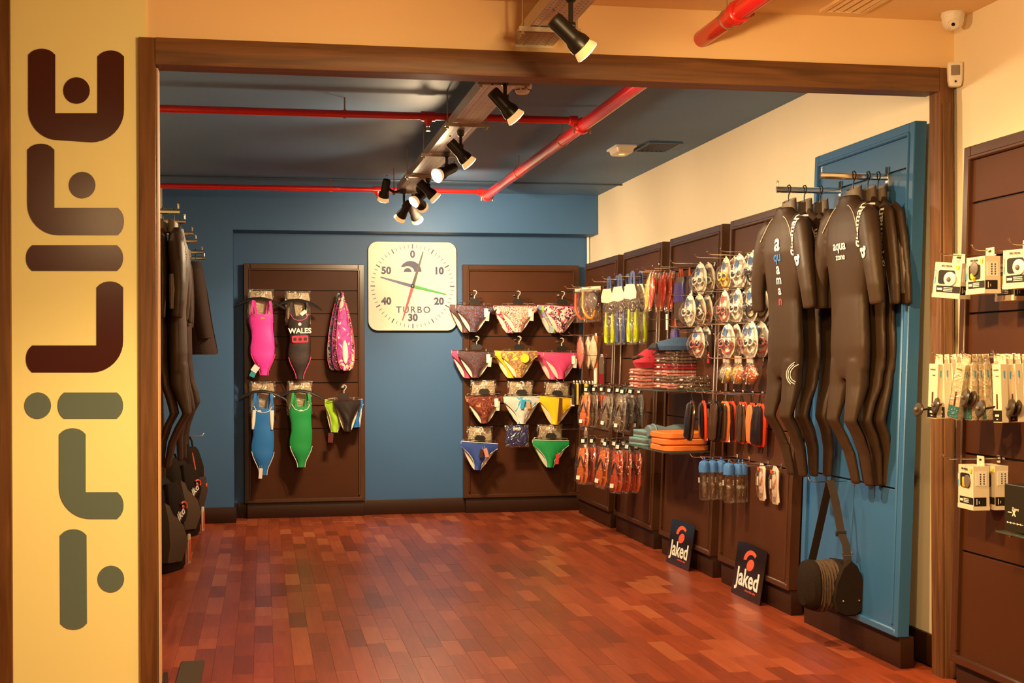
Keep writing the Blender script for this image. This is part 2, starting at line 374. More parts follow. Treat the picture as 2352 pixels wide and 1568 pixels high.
def glyph(polys, m, name='letter'):
    g = None
    for i, pl in enumerate(polys):
        q = [P(*p) for p in pl]; q = [(a-sign.location.x, b-.2) for a, b in q]
        o = MB().prism(q, -.0022, .0006).obj(name if g is None else 'dot', m, sign if g is None else g, smooth=0)
        g = g or o
B = 14
glyph([arc_end((65, 126), (127, 126), B)+[(127, 260), (224, 260)]+arc_end((224, 130), (285, 130), B)+corner(210, 252, 75, 0, 90)[:]+corner(135, 252, 70, 90, 180), disc(176, 208, 30.5)], SB)
glyph([arc_end((63, 344), (125, 344), B)+[(125, 477)]+arc_end((271, 477), (271, 540), B)+corner(135, 468, 72, 90, 180), disc(189, 425, 30.5)], SB)
glyph([arc_end((269, 563), (269, 622), B)+arc_end((74, 622), (74, 563), B)], SB)
glyph([arc_end((222, 660), (283, 660), B)+corner(211, 783, 72, 0, 90)+arc_end((74, 855), (74, 793), B)+[(222, 793)]], SB)
glyph([arc_end((269, 901), (269, 961), B)+arc_end((147, 961), (147, 901), B), disc(87, 931, 30.5)], ST)
glyph([arc_end((136, 997), (197, 997), B)+[(197, 1130)]+arc_end((270, 1130), (270, 1191), B)+corner(208, 1119, 72, 90, 180)], ST)
glyph([arc_end((138, 1229), (199, 1229), B)+arc_end((200, 1431), (139, 1431), B), disc(255, 1329, 30.5)], ST)
# ================================================================== ceiling services
def galv():
    m = bpy.data.materials.new('perforated_galvanised_steel'); m.use_nodes = True; nt = m.node_tree; p = nt.nodes['Principled BSDF']
    p.inputs['Metallic'].default_value = .45; p.inputs['Roughness'].default_value = .38
    g = nt.nodes.new('ShaderNodeNewGeometry'); s = nt.nodes.new('ShaderNodeVectorMath'); s.operation = 'MULTIPLY'; s.inputs[1].default_value = (1/.024, 1/.034, 0)
    fr = nt.nodes.new('ShaderNodeVectorMath'); fr.operation = 'FRACTION'
    su = nt.nodes.new('ShaderNodeVectorMath'); su.operation = 'SUBTRACT'; su.inputs[1].default_value = (.5, .5, 0)
    mu = nt.nodes.new('ShaderNodeVectorMath'); mu.operation = 'MULTIPLY'; mu.inputs[1].default_value = (1, 1.35, 0)
    le = nt.nodes.new('ShaderNodeVectorMath'); le.operation = 'LENGTH'; lt = nt.nodes.new('ShaderNodeMath'); lt.operation = 'LESS_THAN'; lt.inputs[1].default_value = .16
    nt.links.new(g.outputs['Position'], s.inputs[0]); nt.links.new(s.outputs[0], fr.inputs[0]); nt.links.new(fr.outputs[0], su.inputs[0]); nt.links.new(su.outputs[0], mu.inputs[0])
    nt.links.new(mu.outputs[0], le.inputs[0]); nt.links.new(le.outputs['Value'], lt.inputs[0])
    mx = nt.nodes.new('ShaderNodeMix'); mx.data_type = 'RGBA'; mx.inputs[6].default_value = (.60, .55, .48, 1); mx.inputs[7].default_value = (.03, .02, .015, 1)
    nt.links.new(lt.outputs[0], mx.inputs[0]); nt.links.new(mx.outputs[2], p.inputs['Base Color'])
    n = nt.nodes.new('ShaderNodeTexNoise'); n.inputs['Scale'].default_value = 30
    b = nt.nodes.new('ShaderNodeMapRange'); b.inputs[3].default_value = .25; b.inputs[4].default_value = .5
    nt.links.new(g.outputs['Position'], n.inputs['Vector']); nt.links.new(n.outputs['Fac'], b.inputs[0]); nt.links.new(b.outputs[0], p.inputs['Roughness'])
    return m
GALV = galv()
TZ = 2.69; TX0, TX1 = 1.030, 1.185
def tray(label, y0, y1, ys, end_plate=False):
    t = thing('cable_tray', label, 'cable tray', ((TX0+TX1)/2, (y0+y1)/2, TZ), group='perforated cable trays')
    cx, cy = (TX0+TX1)/2, (y0+y1)/2; h = (TX1-TX0)/2; L = (y1-y0)/2
    MB().box(-h, h, -L, L, 0, .0015).box(-h+.030, -h+.034, -L, L, -.0025, 0).box(h-.034, h-.030, -L, L, -.0025, 0).obj('tray_bottom', GALV, t, smooth=0)
    for s in (-1, 1):
        MB().box(s*h-.001, s*h+.001, -L, L, 0, .055).box(min(s*h, s*h-s*.012), max(s*h, s*h-s*.012), -L, L, .054, .056).obj('tray_side', GALV, t, smooth=0)
    if end_plate: MB().box(-h-.004, h+.004, L-.004, L, -.012, .055).obj('end_plate', CREAM, t, smooth=0)
    for y in ys:
        b = MB().box(-h-.045, h+.045, y-cy-.011, y-cy+.011, -.022, -.003).obj('cross_bar', mat('zinc_bar', (.45, .36, .26), .4, .9), t, smooth=0)
        for s in (-1, 1):
            MB().cyl((s*(h+.03), y-cy, -.03), (s*(h+.03), y-cy, ZC-TZ), .004, n=6).cyl((s*(h+.03), y-cy, -.034), (s*(h+.03), y-cy, -.022), .009, n=6).obj('hanger_rod', mat('zinc_bar'), t)
    return t
tray('long perforated steel cable tray hung under the blue ceiling', YF+.105, 10.33, [6.12, 7.25, 8.35, 9.32, 10.27])
tray('perforated steel cable tray over the front shop, ending above the door frame', .2, YF+.011, [5.10, 3.2, 1.4], True)
# ---- spotlights
def spotlight(mount, stem, d, label, color, power, cone=70, side=None, light=True, spill=None):
    spill = SPILL if spill is None else spill; K = .86
    mount = Vector(mount); d = Vector(d).normalized()
    t = thing('track_spotlight', label, 'spotlight', mount, group='black spotlights under the cable trays')
    mb = MB().cyl((0, 0, 0), (0, 0, -.028), .022, .018).cyl((0, 0, -.028), (0, 0, -.034), .018, .010)
    mb.obj('adapter', BLACKM, t)
    if side is None:
        piv = Vector((0, 0, -stem)); MB().tube([(0, 0, -.03), (0, 0, -stem*.6), piv], .009, 8).cyl(piv-Vector((.014, 0, 0)), piv+Vector((.014, 0, 0)), .013).obj('stem', BLACKM, t)
    else:
        piv = Vector(side); MB().tube([(0, 0, -.015), (piv.x*.5, piv.y*.5, -.015), piv], .010, 8).cyl(piv-Vector((0, .014, 0)), piv+Vector((0, .014, 0)), .013).obj('stem', BLACKM, t)
    off = Vector((0, 0, -1)); off = (off-d*off.dot(d))
    c = piv+(off.normalized()*.028 if off.length > .2 else Vector((-.03, 0, 0)))
    body = MB().lathe([(r_*K, z_*K) for r_, z_ in ((.020, -.075), (.032, -.073), (.036, -.06), (.036, .035), (.041, .048), (.047, .066), (.048, .088), (.046, .090))], c, d, 20)
    bo = body.obj('lamp_housing', BLACKM, t)
    MB().box(-.004, .004, -.004, .004, -.004, .004).obj('cable_inlet', BLACKM, bo, loc=c-d*.06+Vector((0, 0, .033)))
    rf = MB().lathe([(r_*K, z_*K) for r_, z_ in ((.040, .088), (.048, .104), (.0535, .121), (.0545, .124), (.052, .1245))], c, d, 24).obj('reflector', LAMPR, t)
    MB().lathe([(r_*K, z_*K) for r_, z_ in ((.0515, .1246), (.049, .127), (.03, .131), (.0, .132))], c, d, 24).obj('lamp_face', LAMP, t)
    if light:
        ld = bpy.data.lights.new('spot_beam', 'SPOT'); ld.energy = power; ld.color = color; ld.spot_size = R(cone); ld.spot_blend = .75; ld.shadow_soft_size = .045
        lo = bpy.data.objects.new('spot_beam', ld); COL.objects.link(lo); lo.parent = t; lo.location = c+d*.145
        lo.rotation_euler = d.to_track_quat('-Z', 'Y').to_euler()
        ls = bpy.data.lights.new('spill', 'SPOT'); ls.energy = power*spill; ls.color = color; ls.spot_size = R(170); ls.spot_blend = .9; ls.shadow_soft_size = .05
        lo = bpy.data.objects.new('spill', ls); COL.objects.link(lo); lo.parent = t; lo.location = c+d*.15
        lo.rotation_euler = d.to_track_quat('-Z', 'Y').to_euler()
    return t
def mnt(px, py): q = onZ(px, py, TZ-.003); return (min(max(q.x, TX0+.02), TX1-.02), q.y, TZ-.003)
IL, IP = IN_LIGHT, IN_POWER
spotlight(mnt(1160, 181), .085, (.70, .12, -.70), 'black spotlight under the tray nearest the door header, aimed right', IL, IP*1.15, 78)
spotlight(mnt(1058, 300), .09, (.68, .10, -.70), 'black spotlight with starry glow, second along the tray from the door header', IL, IP*1.2, 78)
spotlight(mnt(1026, 350), .085, (-.72, -.52, -.40), 'black spotlight third along the tray, its bright face turned left', IL, IP*.8, 90)
spotlight(mnt(988, 408), .055, (.70, .05, -.68), 'black spotlight fourth along the tray, aimed down to the right wall', IL, IP*1.2, 78)
spotlight((1.15, 9.75, TZ-.003), .06, (-.70, -.35, -.58), 'black spotlight fifth along the tray, its bright face turned left', IL, IP*.6, 90)
spotlight((1.165, 10.05, TZ-.003), .075, (.40, .84, -.30), 'black spotlight near the tray end, half hidden, aimed at the right back panel', IL, IP*1.1, 80)
spotlight((1.065, 10.16, TZ-.003), .125, (-.42, .58, -.70), 'lowest black spotlight at the tray end, bright face showing, aimed at the left back panel', IL, IP*.75, 75)
spotlight((1.155, 10.30, TZ-.003), .125, (.42, .66, -.62), 'black spotlight at the tray end aimed at the clock and briefs', IL, IP*.75, 75)
spotlight((1.05, 10.15, TZ-.003), .1, (-.13, .45, -.85), 'black spotlight on a side arm left of the tray end, pointing down', IL, IP*.5, 75, side=(-.13, .06, .03))
OL, OP = OUT_LIGHT, OUT_POWER
spotlight((1.075, 4.60, TZ-.003), .115, (.72, .10, -.62), 'large black spotlight in front of the door header, aimed right', OL, OP*1.3, 80, spill=OUT_SPILL)
spotlight((1.10, 3.45, TZ-.003), .15, (-.50, .535, -.72), 'spotlight on the front tray aimed at the yellow pier', OL, OP*2.3, 60, spill=OUT_SPILL)
spotlight((1.10, 3.0, TZ-.003), .15, (.66, .52, -.50), 'spotlight on the front tray aimed at the right front wall', OL, OP*1.1, 75, spill=OUT_SPILL)
spotlight((1.10, 2.6, TZ-.003), .15, (-.30, .72, -.62), 'spotlight on the front tray aimed through the opening', OL, OP*.7, 80, spill=OUT_SPILL)
spotlight((1.10, 1.9, TZ-.003), .15, (.30, .72, -.60), 'spotlight on the front tray aimed at the opening from furthest out', OL, OP*.7, 80, spill=OUT_SPILL)
spotlight((-1.34, -2.2, ZC-.003), .12, (.09, .95, -.20), 'spotlight on the front ceiling far behind, aimed at the lettered pier', OL, OP*.42, 34, spill=0.05)
# ---- red sprinkler pipes
RZ = 2.745; RX = 1.83
def red_thing(label, loc): return thing('sprinkler_pipe', label, 'pipe', loc, group='red sprinkler pipes')
def coupling(mb, p, ax, r):
    p = Vector(p); ax = Vector(ax).normalized()
    mb.lathe([(r*1.0, -.03), (r*1.28, -.026), (r*1.35, 0), (r*1.28, .026), (r*1.0, .03)], p, ax, 18)
ylong0, ylong1 = YF+.103, 10.98
t = red_thing('long thick red sprinkler pipe running towards the back wall', (RX, 8, RZ))
MB().cyl((0, ylong0-8, 0), (0, ylong1-8, 0), .036, n=20).obj('pipe', RED, t)
for y in (7.55, 10.90):
    mb = MB(); coupling(mb, (0, y-8, 0), (0, 1, 0), .036)
    mb.box(-.055, -.036, y-8-.018, y-8+.018, -.012, .012).box(.036, .055, y-8-.018, y-8+.018, -.012, .012)
    cpl = mb.obj('coupling', RED, t)
    for s in (-1, 1): MB().cyl((s*.047, y-8-.032, -.002), (s*.047, y-8+.032, -.002), .006, n=8).cyl((s*.047, y-8, -.045), (s*.047, y-8, .045), .005, n=8).obj('bolt', BRONZE, cpl)
for y in (8.05, 9.5):
    MB().tube([(.038*cos(a), y-8, .038*sin(a)) for a in [2*pi*i/16 for i in range(16)]], .0035, 6, closed=True).cyl((0, y-8, .038), (0, y-8, ZC-RZ), .005, n=6).obj('pipe_hanger', BRONZE, t)
def cross(label, Y, x0, x1, r, drop):
    t = red_thing(label, ((x0+x1)/2, Y, RZ+.030)); c = (x0+x1)/2
    MB().cyl((x0-c, 0, 0), (x1-c, 0, 0), r, n=16).obj('pipe', RED, t)
    for x in drop:
        MB().tube([(x-c+(r+.002)*cos(a), .0, (r+.002)*sin(a)) for a in [2*pi*i/12 for i in range(12)]], .003, 6, closed=True).cyl((x-c, 0, r), (x-c, 0, ZC-RZ-.03), .0045, n=6).obj('pipe_hanger', BRONZE, t)
    x = .93
    tee = MB().lathe([(r*1.35, -.04), (r*1.35, .04)], (x-c, 0, 0), (1, 0, 0), 16).lathe([(r*1.2, 0), (r*1.1, -r*1.6), (.012, -r*2.3), (.010, -r*2.8)], (x-c, 0, 0), (0, 0, 1), 12).obj('tee_fitting', RED, t)
    MB().cyl((x-c, 0, -r*2.8), (x-c, 0, -r*2.8-.022), .006, n=8).cyl((x-c, 0, -r*2.8-.022), (x-c, 0, -r*2.8-.025), .013, n=12).obj('sprinkler_head', BRONZE, tee)
    MB().lathe([(r*1.0, -.05), (r*1.3, -.045), (r*1.35, .0)], (x1-c, 0, 0), (1, 0, 0), 16).obj('collar', RED, t)
    return t
cross('thin red sprinkler pipe crossing the blue ceiling, nearer the door header', 7.55, XL, RX-.03, .021, [.46])
cross('thin red sprinkler pipe crossing the blue ceiling, nearer the back wall', 10.90, XL, RX-.03, .021, [.55])
t = red_thing('thick red sprinkler pipe end poking from the front bulkhead', (RX, 5, RZ))
MB().cyl((0, YF+.011-5, 0), (0, 4.0-5, 0), .036, n=20).obj('pipe', RED, t)
mb = MB(); coupling(mb, (0, 4.97-5, 0), (0, 1, 0), .036); mb.box(.03, .062, 4.95-5, 4.99-5, -.012, .012); cp = mb.obj('coupling', RED, t)
MB().cyl((.05, 4.92-5, 0), (.05, 5.02-5, 0), .008, n=8).obj('bolt', RED, cp)
MB().tube([(.038*cos(a), 5.08-5, .038*sin(a)) for a in [2*pi*i/16 for i in range(16)]], .004, 6, closed=True).cyl((0, 5.08-5, .036), (0, 5.08-5, ZC-RZ), .005, n=6).obj('pipe_hanger', mat('zinc_bar'), t)
t = thing('conduit', 'thin dark conduit running across the ceiling before the back wall', 'conduit', (1.0, 10.9, ZC-.006))
MB().cyl((XL-1.0, 0, -.006), (XW-1.0, 0, -.006), .006, n=6).obj('pipe', mat('blue_grey_conduit', (.04, .07, .11), .5), t)
# ---- ceiling devices
q = onZ(1200, 193, ZC)
t = thing('smoke_detector', 'round white smoke detector on the blue ceiling beside the tray', 'smoke detector', (q.x, q.y, ZC))
MB().lathe([(.050, 0), (.053, -.012), (.050, -.024)], n=24).obj('base', WHITEP, t)
MB().lathe([(.048, -.024), (.040, -.040), (.030, -.052), (.0, -.054)], n=24).obj('sensing_cap', WHITEP, t)
for a in range(8):
    MB().box(.036, .0455, -.012, .012, -.037, -.033).obj('slot', BLACKP, t, rot=(0, 0, a*pi/4))
a, b = onZ(1428, 338, ZC), None
t = thing('emergency_light', 'cream emergency light fitting on the blue ceiling', 'emergency light', (a.x, a.y, ZC), .0)
MB().cbox(-.075, .075, -.13, .13, -.016, 0, .004).obj('base', WHITEP, t)
MB().loft([(0, 0, -.05, .05, .10), (0, 0, -.046, .058, .112), (0, 0, -.016, .068, .122)], 20, 6).obj('diffuser', mat('frosted_diffuser', (.84, .74, .52), .3), t)
MB().box(-.016, .016, -.02, .02, -.0525, -.049).obj('indicator', mat('amber_indicator', (1, .62, .15), emit=1.2), t)
a = onZ(1512, 336, ZC)
def grille(name, label, loc, w, l, n, fm, sm):
    t = thing(name, label, 'air vent', loc)
    h = .012
    MB().box(-w/2, w/2, -l/2, -l/2+.02, -h, 0).box(-w/2, w/2, l/2-.02, l/2, -h, 0).box(-w/2, -w/2+.02, -l/2+.02, l/2-.02, -h, 0).box(w/2-.02, w/2, -l/2+.02, l/2-.02, -h, 0).obj('frame', fm, t, smooth=0)
    MB().box(-w/2+.02, w/2-.02, -l/2+.02, l/2-.02, -.002, 0).obj('cavity', BLACKP, t, smooth=0)
    for i in range(n):
        x = -w/2+.02+(w-.04)*(i+.5)/n; k = (w-.04)/n*.3
        MB().add([(x-k, -l/2+.02, -.003), (x+k, -l/2+.02, -.011), (x+k, l/2-.02, -.011), (x-k, l/2-.02, -.003), (x-k, -l/2+.02, -.001), (x+k, -l/2+.02, -.009), (x+k, l/2-.02, -.009), (x-k, l/2-.02, -.001)],
                 [(0, 1, 2, 3), (7, 6, 5, 4), (0, 4, 5, 1), (2, 6, 7, 3), (0, 3, 7, 4), (1, 5, 6, 2)]).obj('slat', sm, t, smooth=0)
    return t
VB = mat('blue_grille', (.04, .09, .16), .5)
grille('ceiling_vent', 'blue painted ceiling grille beside the emergency light', (2.70, 8.93, ZC), .24, .40, 6, VB, mat('dark_blue_slat', (.02, .04, .07), .5))
grille('ceiling_vent', 'cream linear ceiling vent above the front bulkhead', (2.42, 4.93, ZC), .20, .78, 4, FRONTCEIL, FRONTCEIL)
# ---- dome camera and motion sensor
q = onZ(2168, 33, ZC)
t = thing('dome_camera', 'white dome security camera in the ceiling corner', 'camera', (2.905, 5.27, ZC))
MB().lathe([(.048, 0), (.050, -.012), (.047, -.022)], n=28).obj('base', WHITEP, t)
MB().lathe([(.046, -.020), (.046, -.036), (.040, -.056), (.026, -.070), (.0, -.076)], n=28).obj('dome', WHITEP, t)
ld = Vector((-.35, -.72, -.55)).normalized(); c0 = Vector((0, 0, -.032))
le = MB().lathe([(.024, .026), (.026, .040), (.022, .044), (.021, .040), (.0, .039)], c0, ld, 20).obj('lens_ring', WHITEP, t)
MB().lathe([(.020, .0395), (.0, .0400)], c0, ld, 20).obj('lens_glass', BLACKP, le)
MB().lathe([(.009, .040), (.008, .046), (.0, .048)], c0, ld, 14).obj('lens', mat('dark_glass', (.01, .008, .008), .08), le)
a_ = ld.orthogonal().normalized(); b_ = ld.cross(a_)
for i in range(12):
    p = c0+ld*.0405+(a_*cos(i*pi/6)+b_*sin(i*pi/6))*.015
    MB().sphere(p, .0022, 6).obj('infrared_diode', mat('infrared_diode', (.6, .45, .3), .3), le)
q = onY(2186, 150, 5.33)
t = thing('motion_sensor', 'white wall motion sensor with grey window by the door frame', 'motion sensor', (2.955, 5.345, 2.615), -.35)
MB().loft([(0, 0, -.048, .020, .014), (0, 0, -.044, .026, .018), (0, 0, -.02, .031, .022), (0, 0, .05, .033, .022), (0, 0, .056, .030, .018)], 20, 5).obj('housing', WHITEP, t)
MB().loft([(0, -.008, -.002, .020, .016), (0, -.008, .000, .021, .018), (0, -.008, .040, .021, .018), (0, -.008, .042, .020, .016)], 20, 4).obj('sensor_window', mat('smoky_window', (.25, .21, .18), .18), t)
MB().lathe([(.0052, 0), (.005, .002), (.0, .0022)], (0, -.0205, -.028), (0, -1, 0), 14).obj('lens', BLACKP, t)
for s in (-1, 1): MB().lathe([(.0018, 0), (.0, .001)], (s*.016, -.0175, -.028), (0, -1, 0), 8).obj('screw_hole', BLACKP, t)
# ================================================================== back wall: clock
NAVY = mat('navy_print_and_reflection', (.035, .03, .10), .5)
CW = .80
cq = onY(948, 657, YR-.05)
clock = thing('pace_clock', 'large square white pace clock with four coloured hands', 'clock', (cq.x, YR-.004, cq.z-CW/2))
MB().prism(rrect(-CW/2, CW/2, 0, CW, .085, 8), -.034, 0).obj('case', mat('clock_case_edge', (.05, .03, .02), .5), clock)
MB().prism(rrect(-CW/2+.002, CW/2-.002, .002, CW-.002, .083, 8), -.042, -.034).obj('face', mat('gloss_white_face', (.76, .70, .56), .4, spec=.3), clock)
fc = CW/2
major = MB().box(-.005, .005, -.0432, -.0418, .338, .38).mesh('minute_mark', NAVY, 0); minor = MB().box(-.0024, .0024, -.0432, -.0418, .345, .375).mesh('minute_mark', NAVY, 0)
for i in range(60):
    put('minute_mark', minor if i % 5 else major, clock, (0, 0, fc), (0, i*pi/30, 0))
for i, s in enumerate(('0', '10', '20', '30', '40', '50')):
    a = i*pi/3; r = .285 if i in (0, 3) else .275
    text(s, .088, NAVY, clock, (sin(a)*r, -.0424, fc+cos(a)*r), name='numeral', bold=.004)
text('TURBO', .082, NAVY, clock, (.005, -.0424, fc-.215), name='lettering', spacing=1.25, bold=.0012)
mb = MB()
outer = [(-.10+.20*i/20, 0) for i in range(21)]
arcA = [(-.085+.185*i/20, 0) for i in range(21)]
def arcpts(cx, cz, r, a0, a1, n=16): return [(cx+r*cos(R(a0+(a1-a0)*i/n)), cz+r*sin(R(a0+(a1-a0)*i/n))) for i in range(n+1)]
cres = arcpts(-.018, 0, .098, 0, 155, 20)+arcpts(-.045, -.015, .065, 120, 20, 12)+[(.0, .0)]
mb.prism([(x, z+fc+.13) for x, z in cres], -.0432, -.0418).prism([(x, z+fc+.13) for x, z in arcpts(-.045, -.002, .036, 0, 180, 12)], -.0432, -.0418)
mb.obj('wave_emblem', NAVY, clock, smooth=0)
for ang, L, c, tail in ((17, .325, (.018, .010, .008), .06), (103.5, .31, (.02, .30, .03), .05), (197, .32, (.62, .03, .05), .05), (285.5, .30, (.025, .022, .16), .05)):
    MB().prism([(-.015, -.01), (.015, -.01), (.005, L), (-.005, L)], -.050, -.047).obj('hand', mat('hand_%d' % int(ang), c, .4), clock, (0, 0, fc), (0, R(ang), 0), smooth=0)
MB().lathe([(.016, 0), (.016, .010), (.010, .014), (0, .015)], (0, -.044, fc), (0, -1, 0), 16).obj('hub', CHROME, clock)
# ================================================================== hangers, swimsuits, briefs
def hanger(desc, loc, rotz=0, span=.40, tilt=0., wood_=False):
    t = thing('clothes_hanger', desc, 'hanger', loc, rotz, 'clothes hangers', tilt)
    s = span/2
    pts = [(-s, 0, -.125), (-s*.8, 0, -.098), (-s*.4, 0, -.062), (0, 0, -.050), (s*.4, 0, -.062), (s*.8, 0, -.098), (s, 0, -.125)]
    MB().tube(pts, [.010, .015, .017, .018, .017, .015, .010], 8, flat=.6).obj('bar', BLACKP, t)
    hk = [(0, 0, -.045), (0, 0, -.02)]+[(.018*sin(R(a))-.0, 0, .0+.018*-cos(R(a))+.0) for a in range(180-150, 180+121, 30)]
    MB().tube([(0, 0, -.045), (0, 0, -.030), (.008, 0, -.020), (.019, 0, -.006), (.018, 0, .010), (.006, 0, .019), (-.008, 0, .017), (-.017, 0, .006)], .0022, 6).obj('hook', CHROME, t)
    return t
def clip_hanger(desc, loc, rotz=0, span=.30, tilt=0.):
    t = thing('clip_hanger', desc, 'hanger', loc, rotz, 'clip hangers', tilt); s = span/2
    MB().prism([(-.030, -.052), (.030, -.052), (.052, -.078), (.040, -.098), (-.040, -.098), (-.052, -.078)], -.012, .012).obj('grip', BLACKP, t)
    MB().tube([(-s, 0, -.095), (-s-.012, 0, -.103), (-s, 0, -.111), (s, 0, -.111), (s+.012, 0, -.103), (s, 0, -.095)], .0028, 6, closed=True).obj('wire', CHROME, t)
    MB().tube([(0, 0, -.055), (0, 0, -.030), (.010, 0, -.018), (.020, 0, -.004), (.018, 0, .012), (.004, 0, .020), (-.012, 0, .016)], .0042, 6).obj('hook', mat('clear_acrylic', (.86, .82, .74), .08, alpha=.55, spec=1), t)
    for x in (-s*.62, s*.62): MB().cbox(x-.009, x+.009, -.010, .010, -.132, -.090, .002).obj('clip', mat('smoky_clip', (.10, .07, .05), .25), t)
    return t
def hook(desc, base, rotz, L, grp='chrome display hooks', prong=True, z_up=.012):
    t = thing('display_hook', desc, 'hook', base, rotz, grp)
    MB().cbox(-.012, .012, -.006, .0, -.018, .012, .002).obj('back_plate', CHROME, t)
    MB().tube([(0, -.004, 0), (0, -L+.03, 0), (0, -L+.012, .004), (0, -L, .018)], .0028, 6).sphere((0, -L, .019), .0045, 8).obj('prong', CHROME, t)
    return t
def swimsuit(name, label, loc, m, trim, w=.23, h=.64, thin=1., tilt=0., lean=0., sway=0., side=None, group='hanging swimsuits', rotz=0.):
    # origin at shoulder height; hangs down to -h
    t = thing(name, label, 'swimsuit', loc, rotz, group, tilt)
    k = w/2
    prof = [(0, .30), (.05, .34), (.10, .46), (.16, .66), (.22, .84), (.28, .95), (.36, .98), (.48, .90), (.58, .88), (.68, .94), (.74, .96), (.80, .92)]
    rows = [(sway*(1-u/.8)**1.3+.006*sin(u*16), .004*sin(u*23), -h+u*h, k*q, (.018+.016*min(1, u*3))*thin) for u, q in prof]
    MB().loft(rows, 18, 2.2).obj('body', m, t)
    zt = -h*.2
    for s in (-1, 1):
        MB().band([(s*k*.80, -.010, zt-.03), (s*k*.76, -.018, zt+.05), (s*k*.66, -.006, -.012), (s*k*.60, .006, 0), (s*k*.55, .016, -.03), (s*k*.40, .020, zt)], .022, .004).obj('strap', m, t)
        leg = [(sway*(1-u/.8)**1.3+s*(k*q+.001), -.016, -h+u*h) for u, q in prof[:6]]
        MB().tube([(x, y-.006*(1-i/6), z) for i, (x, y, z) in enumerate(leg)], .0032, 6).obj('leg_binding', trim, t)
    MB().tube([(-k*.78, -.026, zt+.02), (-k*.55, -.034, zt-.02), (-k*.2, -.036, zt-.035), (k*.2, -.036, zt-.035), (k*.55, -.034, zt-.02), (k*.78, -.026, zt+.02)], .003, 6).obj('neck_binding', trim, t)
    if side:
        for s in (-1, 1):
            MB().loft([(s*k*.82, -.006, -h*.45, .010, .030), (s*k*.78, -.006, -h*.35, .020, .032), (s*k*.72, -.006, -h*.22, .024, .031)], 12).obj('side_panel', side, t)
    return t
def swing_tag(parent, x, z, y, m=PAPER, w=.028, h=.05, rot=.1, name='swing_tag'):
    o = MB().box(-w/2, w/2, -.0008, .0008, -h, 0).obj(name, m, parent, (x, y, z), (0, rot, 0), smooth=0)
    MB().tube([(0, 0, 0), (.002, .001, .012), (0, .003, .024)], .0008, 4).obj('string', PAPER, o)
    return o
def clear_bag(label, loc, w, h, rotz=0., insert=None, d=.014, tilt=0., group='clear plastic garment bags', name='garment_bag'):
    t = thing(name, label, 'plastic bag', loc, rotz, group, tilt)
    rows = [(0, 0, -h, w/2*.97, .003)]+[(rnd.uniform(-.004, .004), rnd.uniform(-.003, .003), -h+h*u, w/2*(1+rnd.uniform(-.02, .02)), d*(.5+sin(pi*u)*.6)) for u in (.06, .2, .35, .5, .65, .8, .93)]+[(0, 0, 0, w/2, .002)]
    MB().loft(rows, 20, 3.4).obj('film', CLEAR, t)
    if insert is not None:
        MB().loft([(0, 0, -h*.95, w*.42, d*.2), (0, 0, -h*.6, w*.45, d*.35), (.005, 0, -h*.25, w*.43, d*.3), (0, 0, -h*.06, w*.40, d*.15)], 14, 5).obj('contents', insert, t)
    MB().box(-w*.16, w*.16, -.004, -.003, -h*.30, -h*.12).obj('sticker', PAPER, t, smooth=0)
    return t
YS = 11.80          # depth of garments hanging off the back panels' hooks
def bq(px, py, Y=YS): return onY(px, py, Y)
PINK = mat('magenta_lycra', (.78, .045, .40), .45); HOTPINK = mat('pink_binding', (.85, .08, .25), .5)
WALESM = pattern('black_red_lycra', [(.016, .010, .009), (.03, .012, .010), (.016, .010, .009)], 9)
BLUEL = mat('blue_lycra', (.02, .17, .52), .45); GREENL = mat('green_lycra', (.012, .30, .07), .45); WHITEB = mat('white_binding', (.80, .76, .66), .6)
NAVYL = mat('navy_lycra', (.015, .03, .17), .5); LIME = mat('lime_lycra', (.34, .62, .02), .5)
FLOR = [(.45, .03, .20), (.02, .02, .02), (.80, .62, .50), (.05, .22, .45), (.80, .25, .08)]
cells = [('pink', 600, 672, 'magenta one-piece swimsuit with tag, top left of the left back panel', PINK, HOTPINK, .215, .66, .03, None),
         ('wales', 686, 676, 'black and red one-piece swimsuit with white lettering, top middle of left back panel', WALESM, HOTPINK, .20, .68, -.01, None),
         ('blue', 604, 885, 'blue one-piece swimsuit with white side panels, lower left of left back panel', BLUEL, WHITEB, .20, .72, .02, WHITEB),
         ('green', 690, 884, 'green one-piece swimsuit with white piping, lower middle of left back panel', GREENL, WHITEB, .20, .66, .0, None)]
SUITS = {}
for key, px, py, lab, m, trim, w_, h_, sway, side in cells:
    q = bq(px, py); short = lab.split(',')[0]
    hook('chrome hook holding the '+short, (q.x, 11.985, q.z-.012+.01), 0, 11.985-YS+.03)
    hanger('black hanger holding the '+short, (q.x, YS, q.z), 0, .42, tilt=R(4 if key in ('pink', 'wales') else 2))
    s = swimsuit('swimsuit', lab, (q.x+.004, YS-.004, q.z-.055), m, trim, w_, h_, sway=sway, side=side, tilt=R({'pink': 1, 'wales': -1, 'blue': 2, 'green': 0}[key]))
    SUITS[key] = s
    clear_bag('crumpled clear bag behind the '+short, (q.x-.005, YS+.055, q.z+.035), .225, .30, insert=mat('cream_insert', (.50, .40, .27), .45))
swing_tag(SUITS['pink'], -.03, -.58, -.032, mat('white_swing_card', (.78, .74, .66), .6), .055, .06, .6)
swing_tag(SUITS['pink'], -.05, -.61, -.028, mat('teal_card', (.02, .28, .36), .6), .045, .07, .4)
swing_tag(SUITS['wales'], .055, -.09, -.036, PAPER, .03, .055, .9)
swing_tag(SUITS['blue'], .0, -.66, -.026, PAPER, .03, .09, .05); swing_tag(SUITS['blue'], -.012, -.66, -.022, mat('dark_red_card', (.10, .01, .01), .6), .03, .08, -.15)
WHITEPRINT = mat('white_print', (.82, .78, .70), .6); REDPRINT = mat('red_print', (.62, .02, .06), .6)
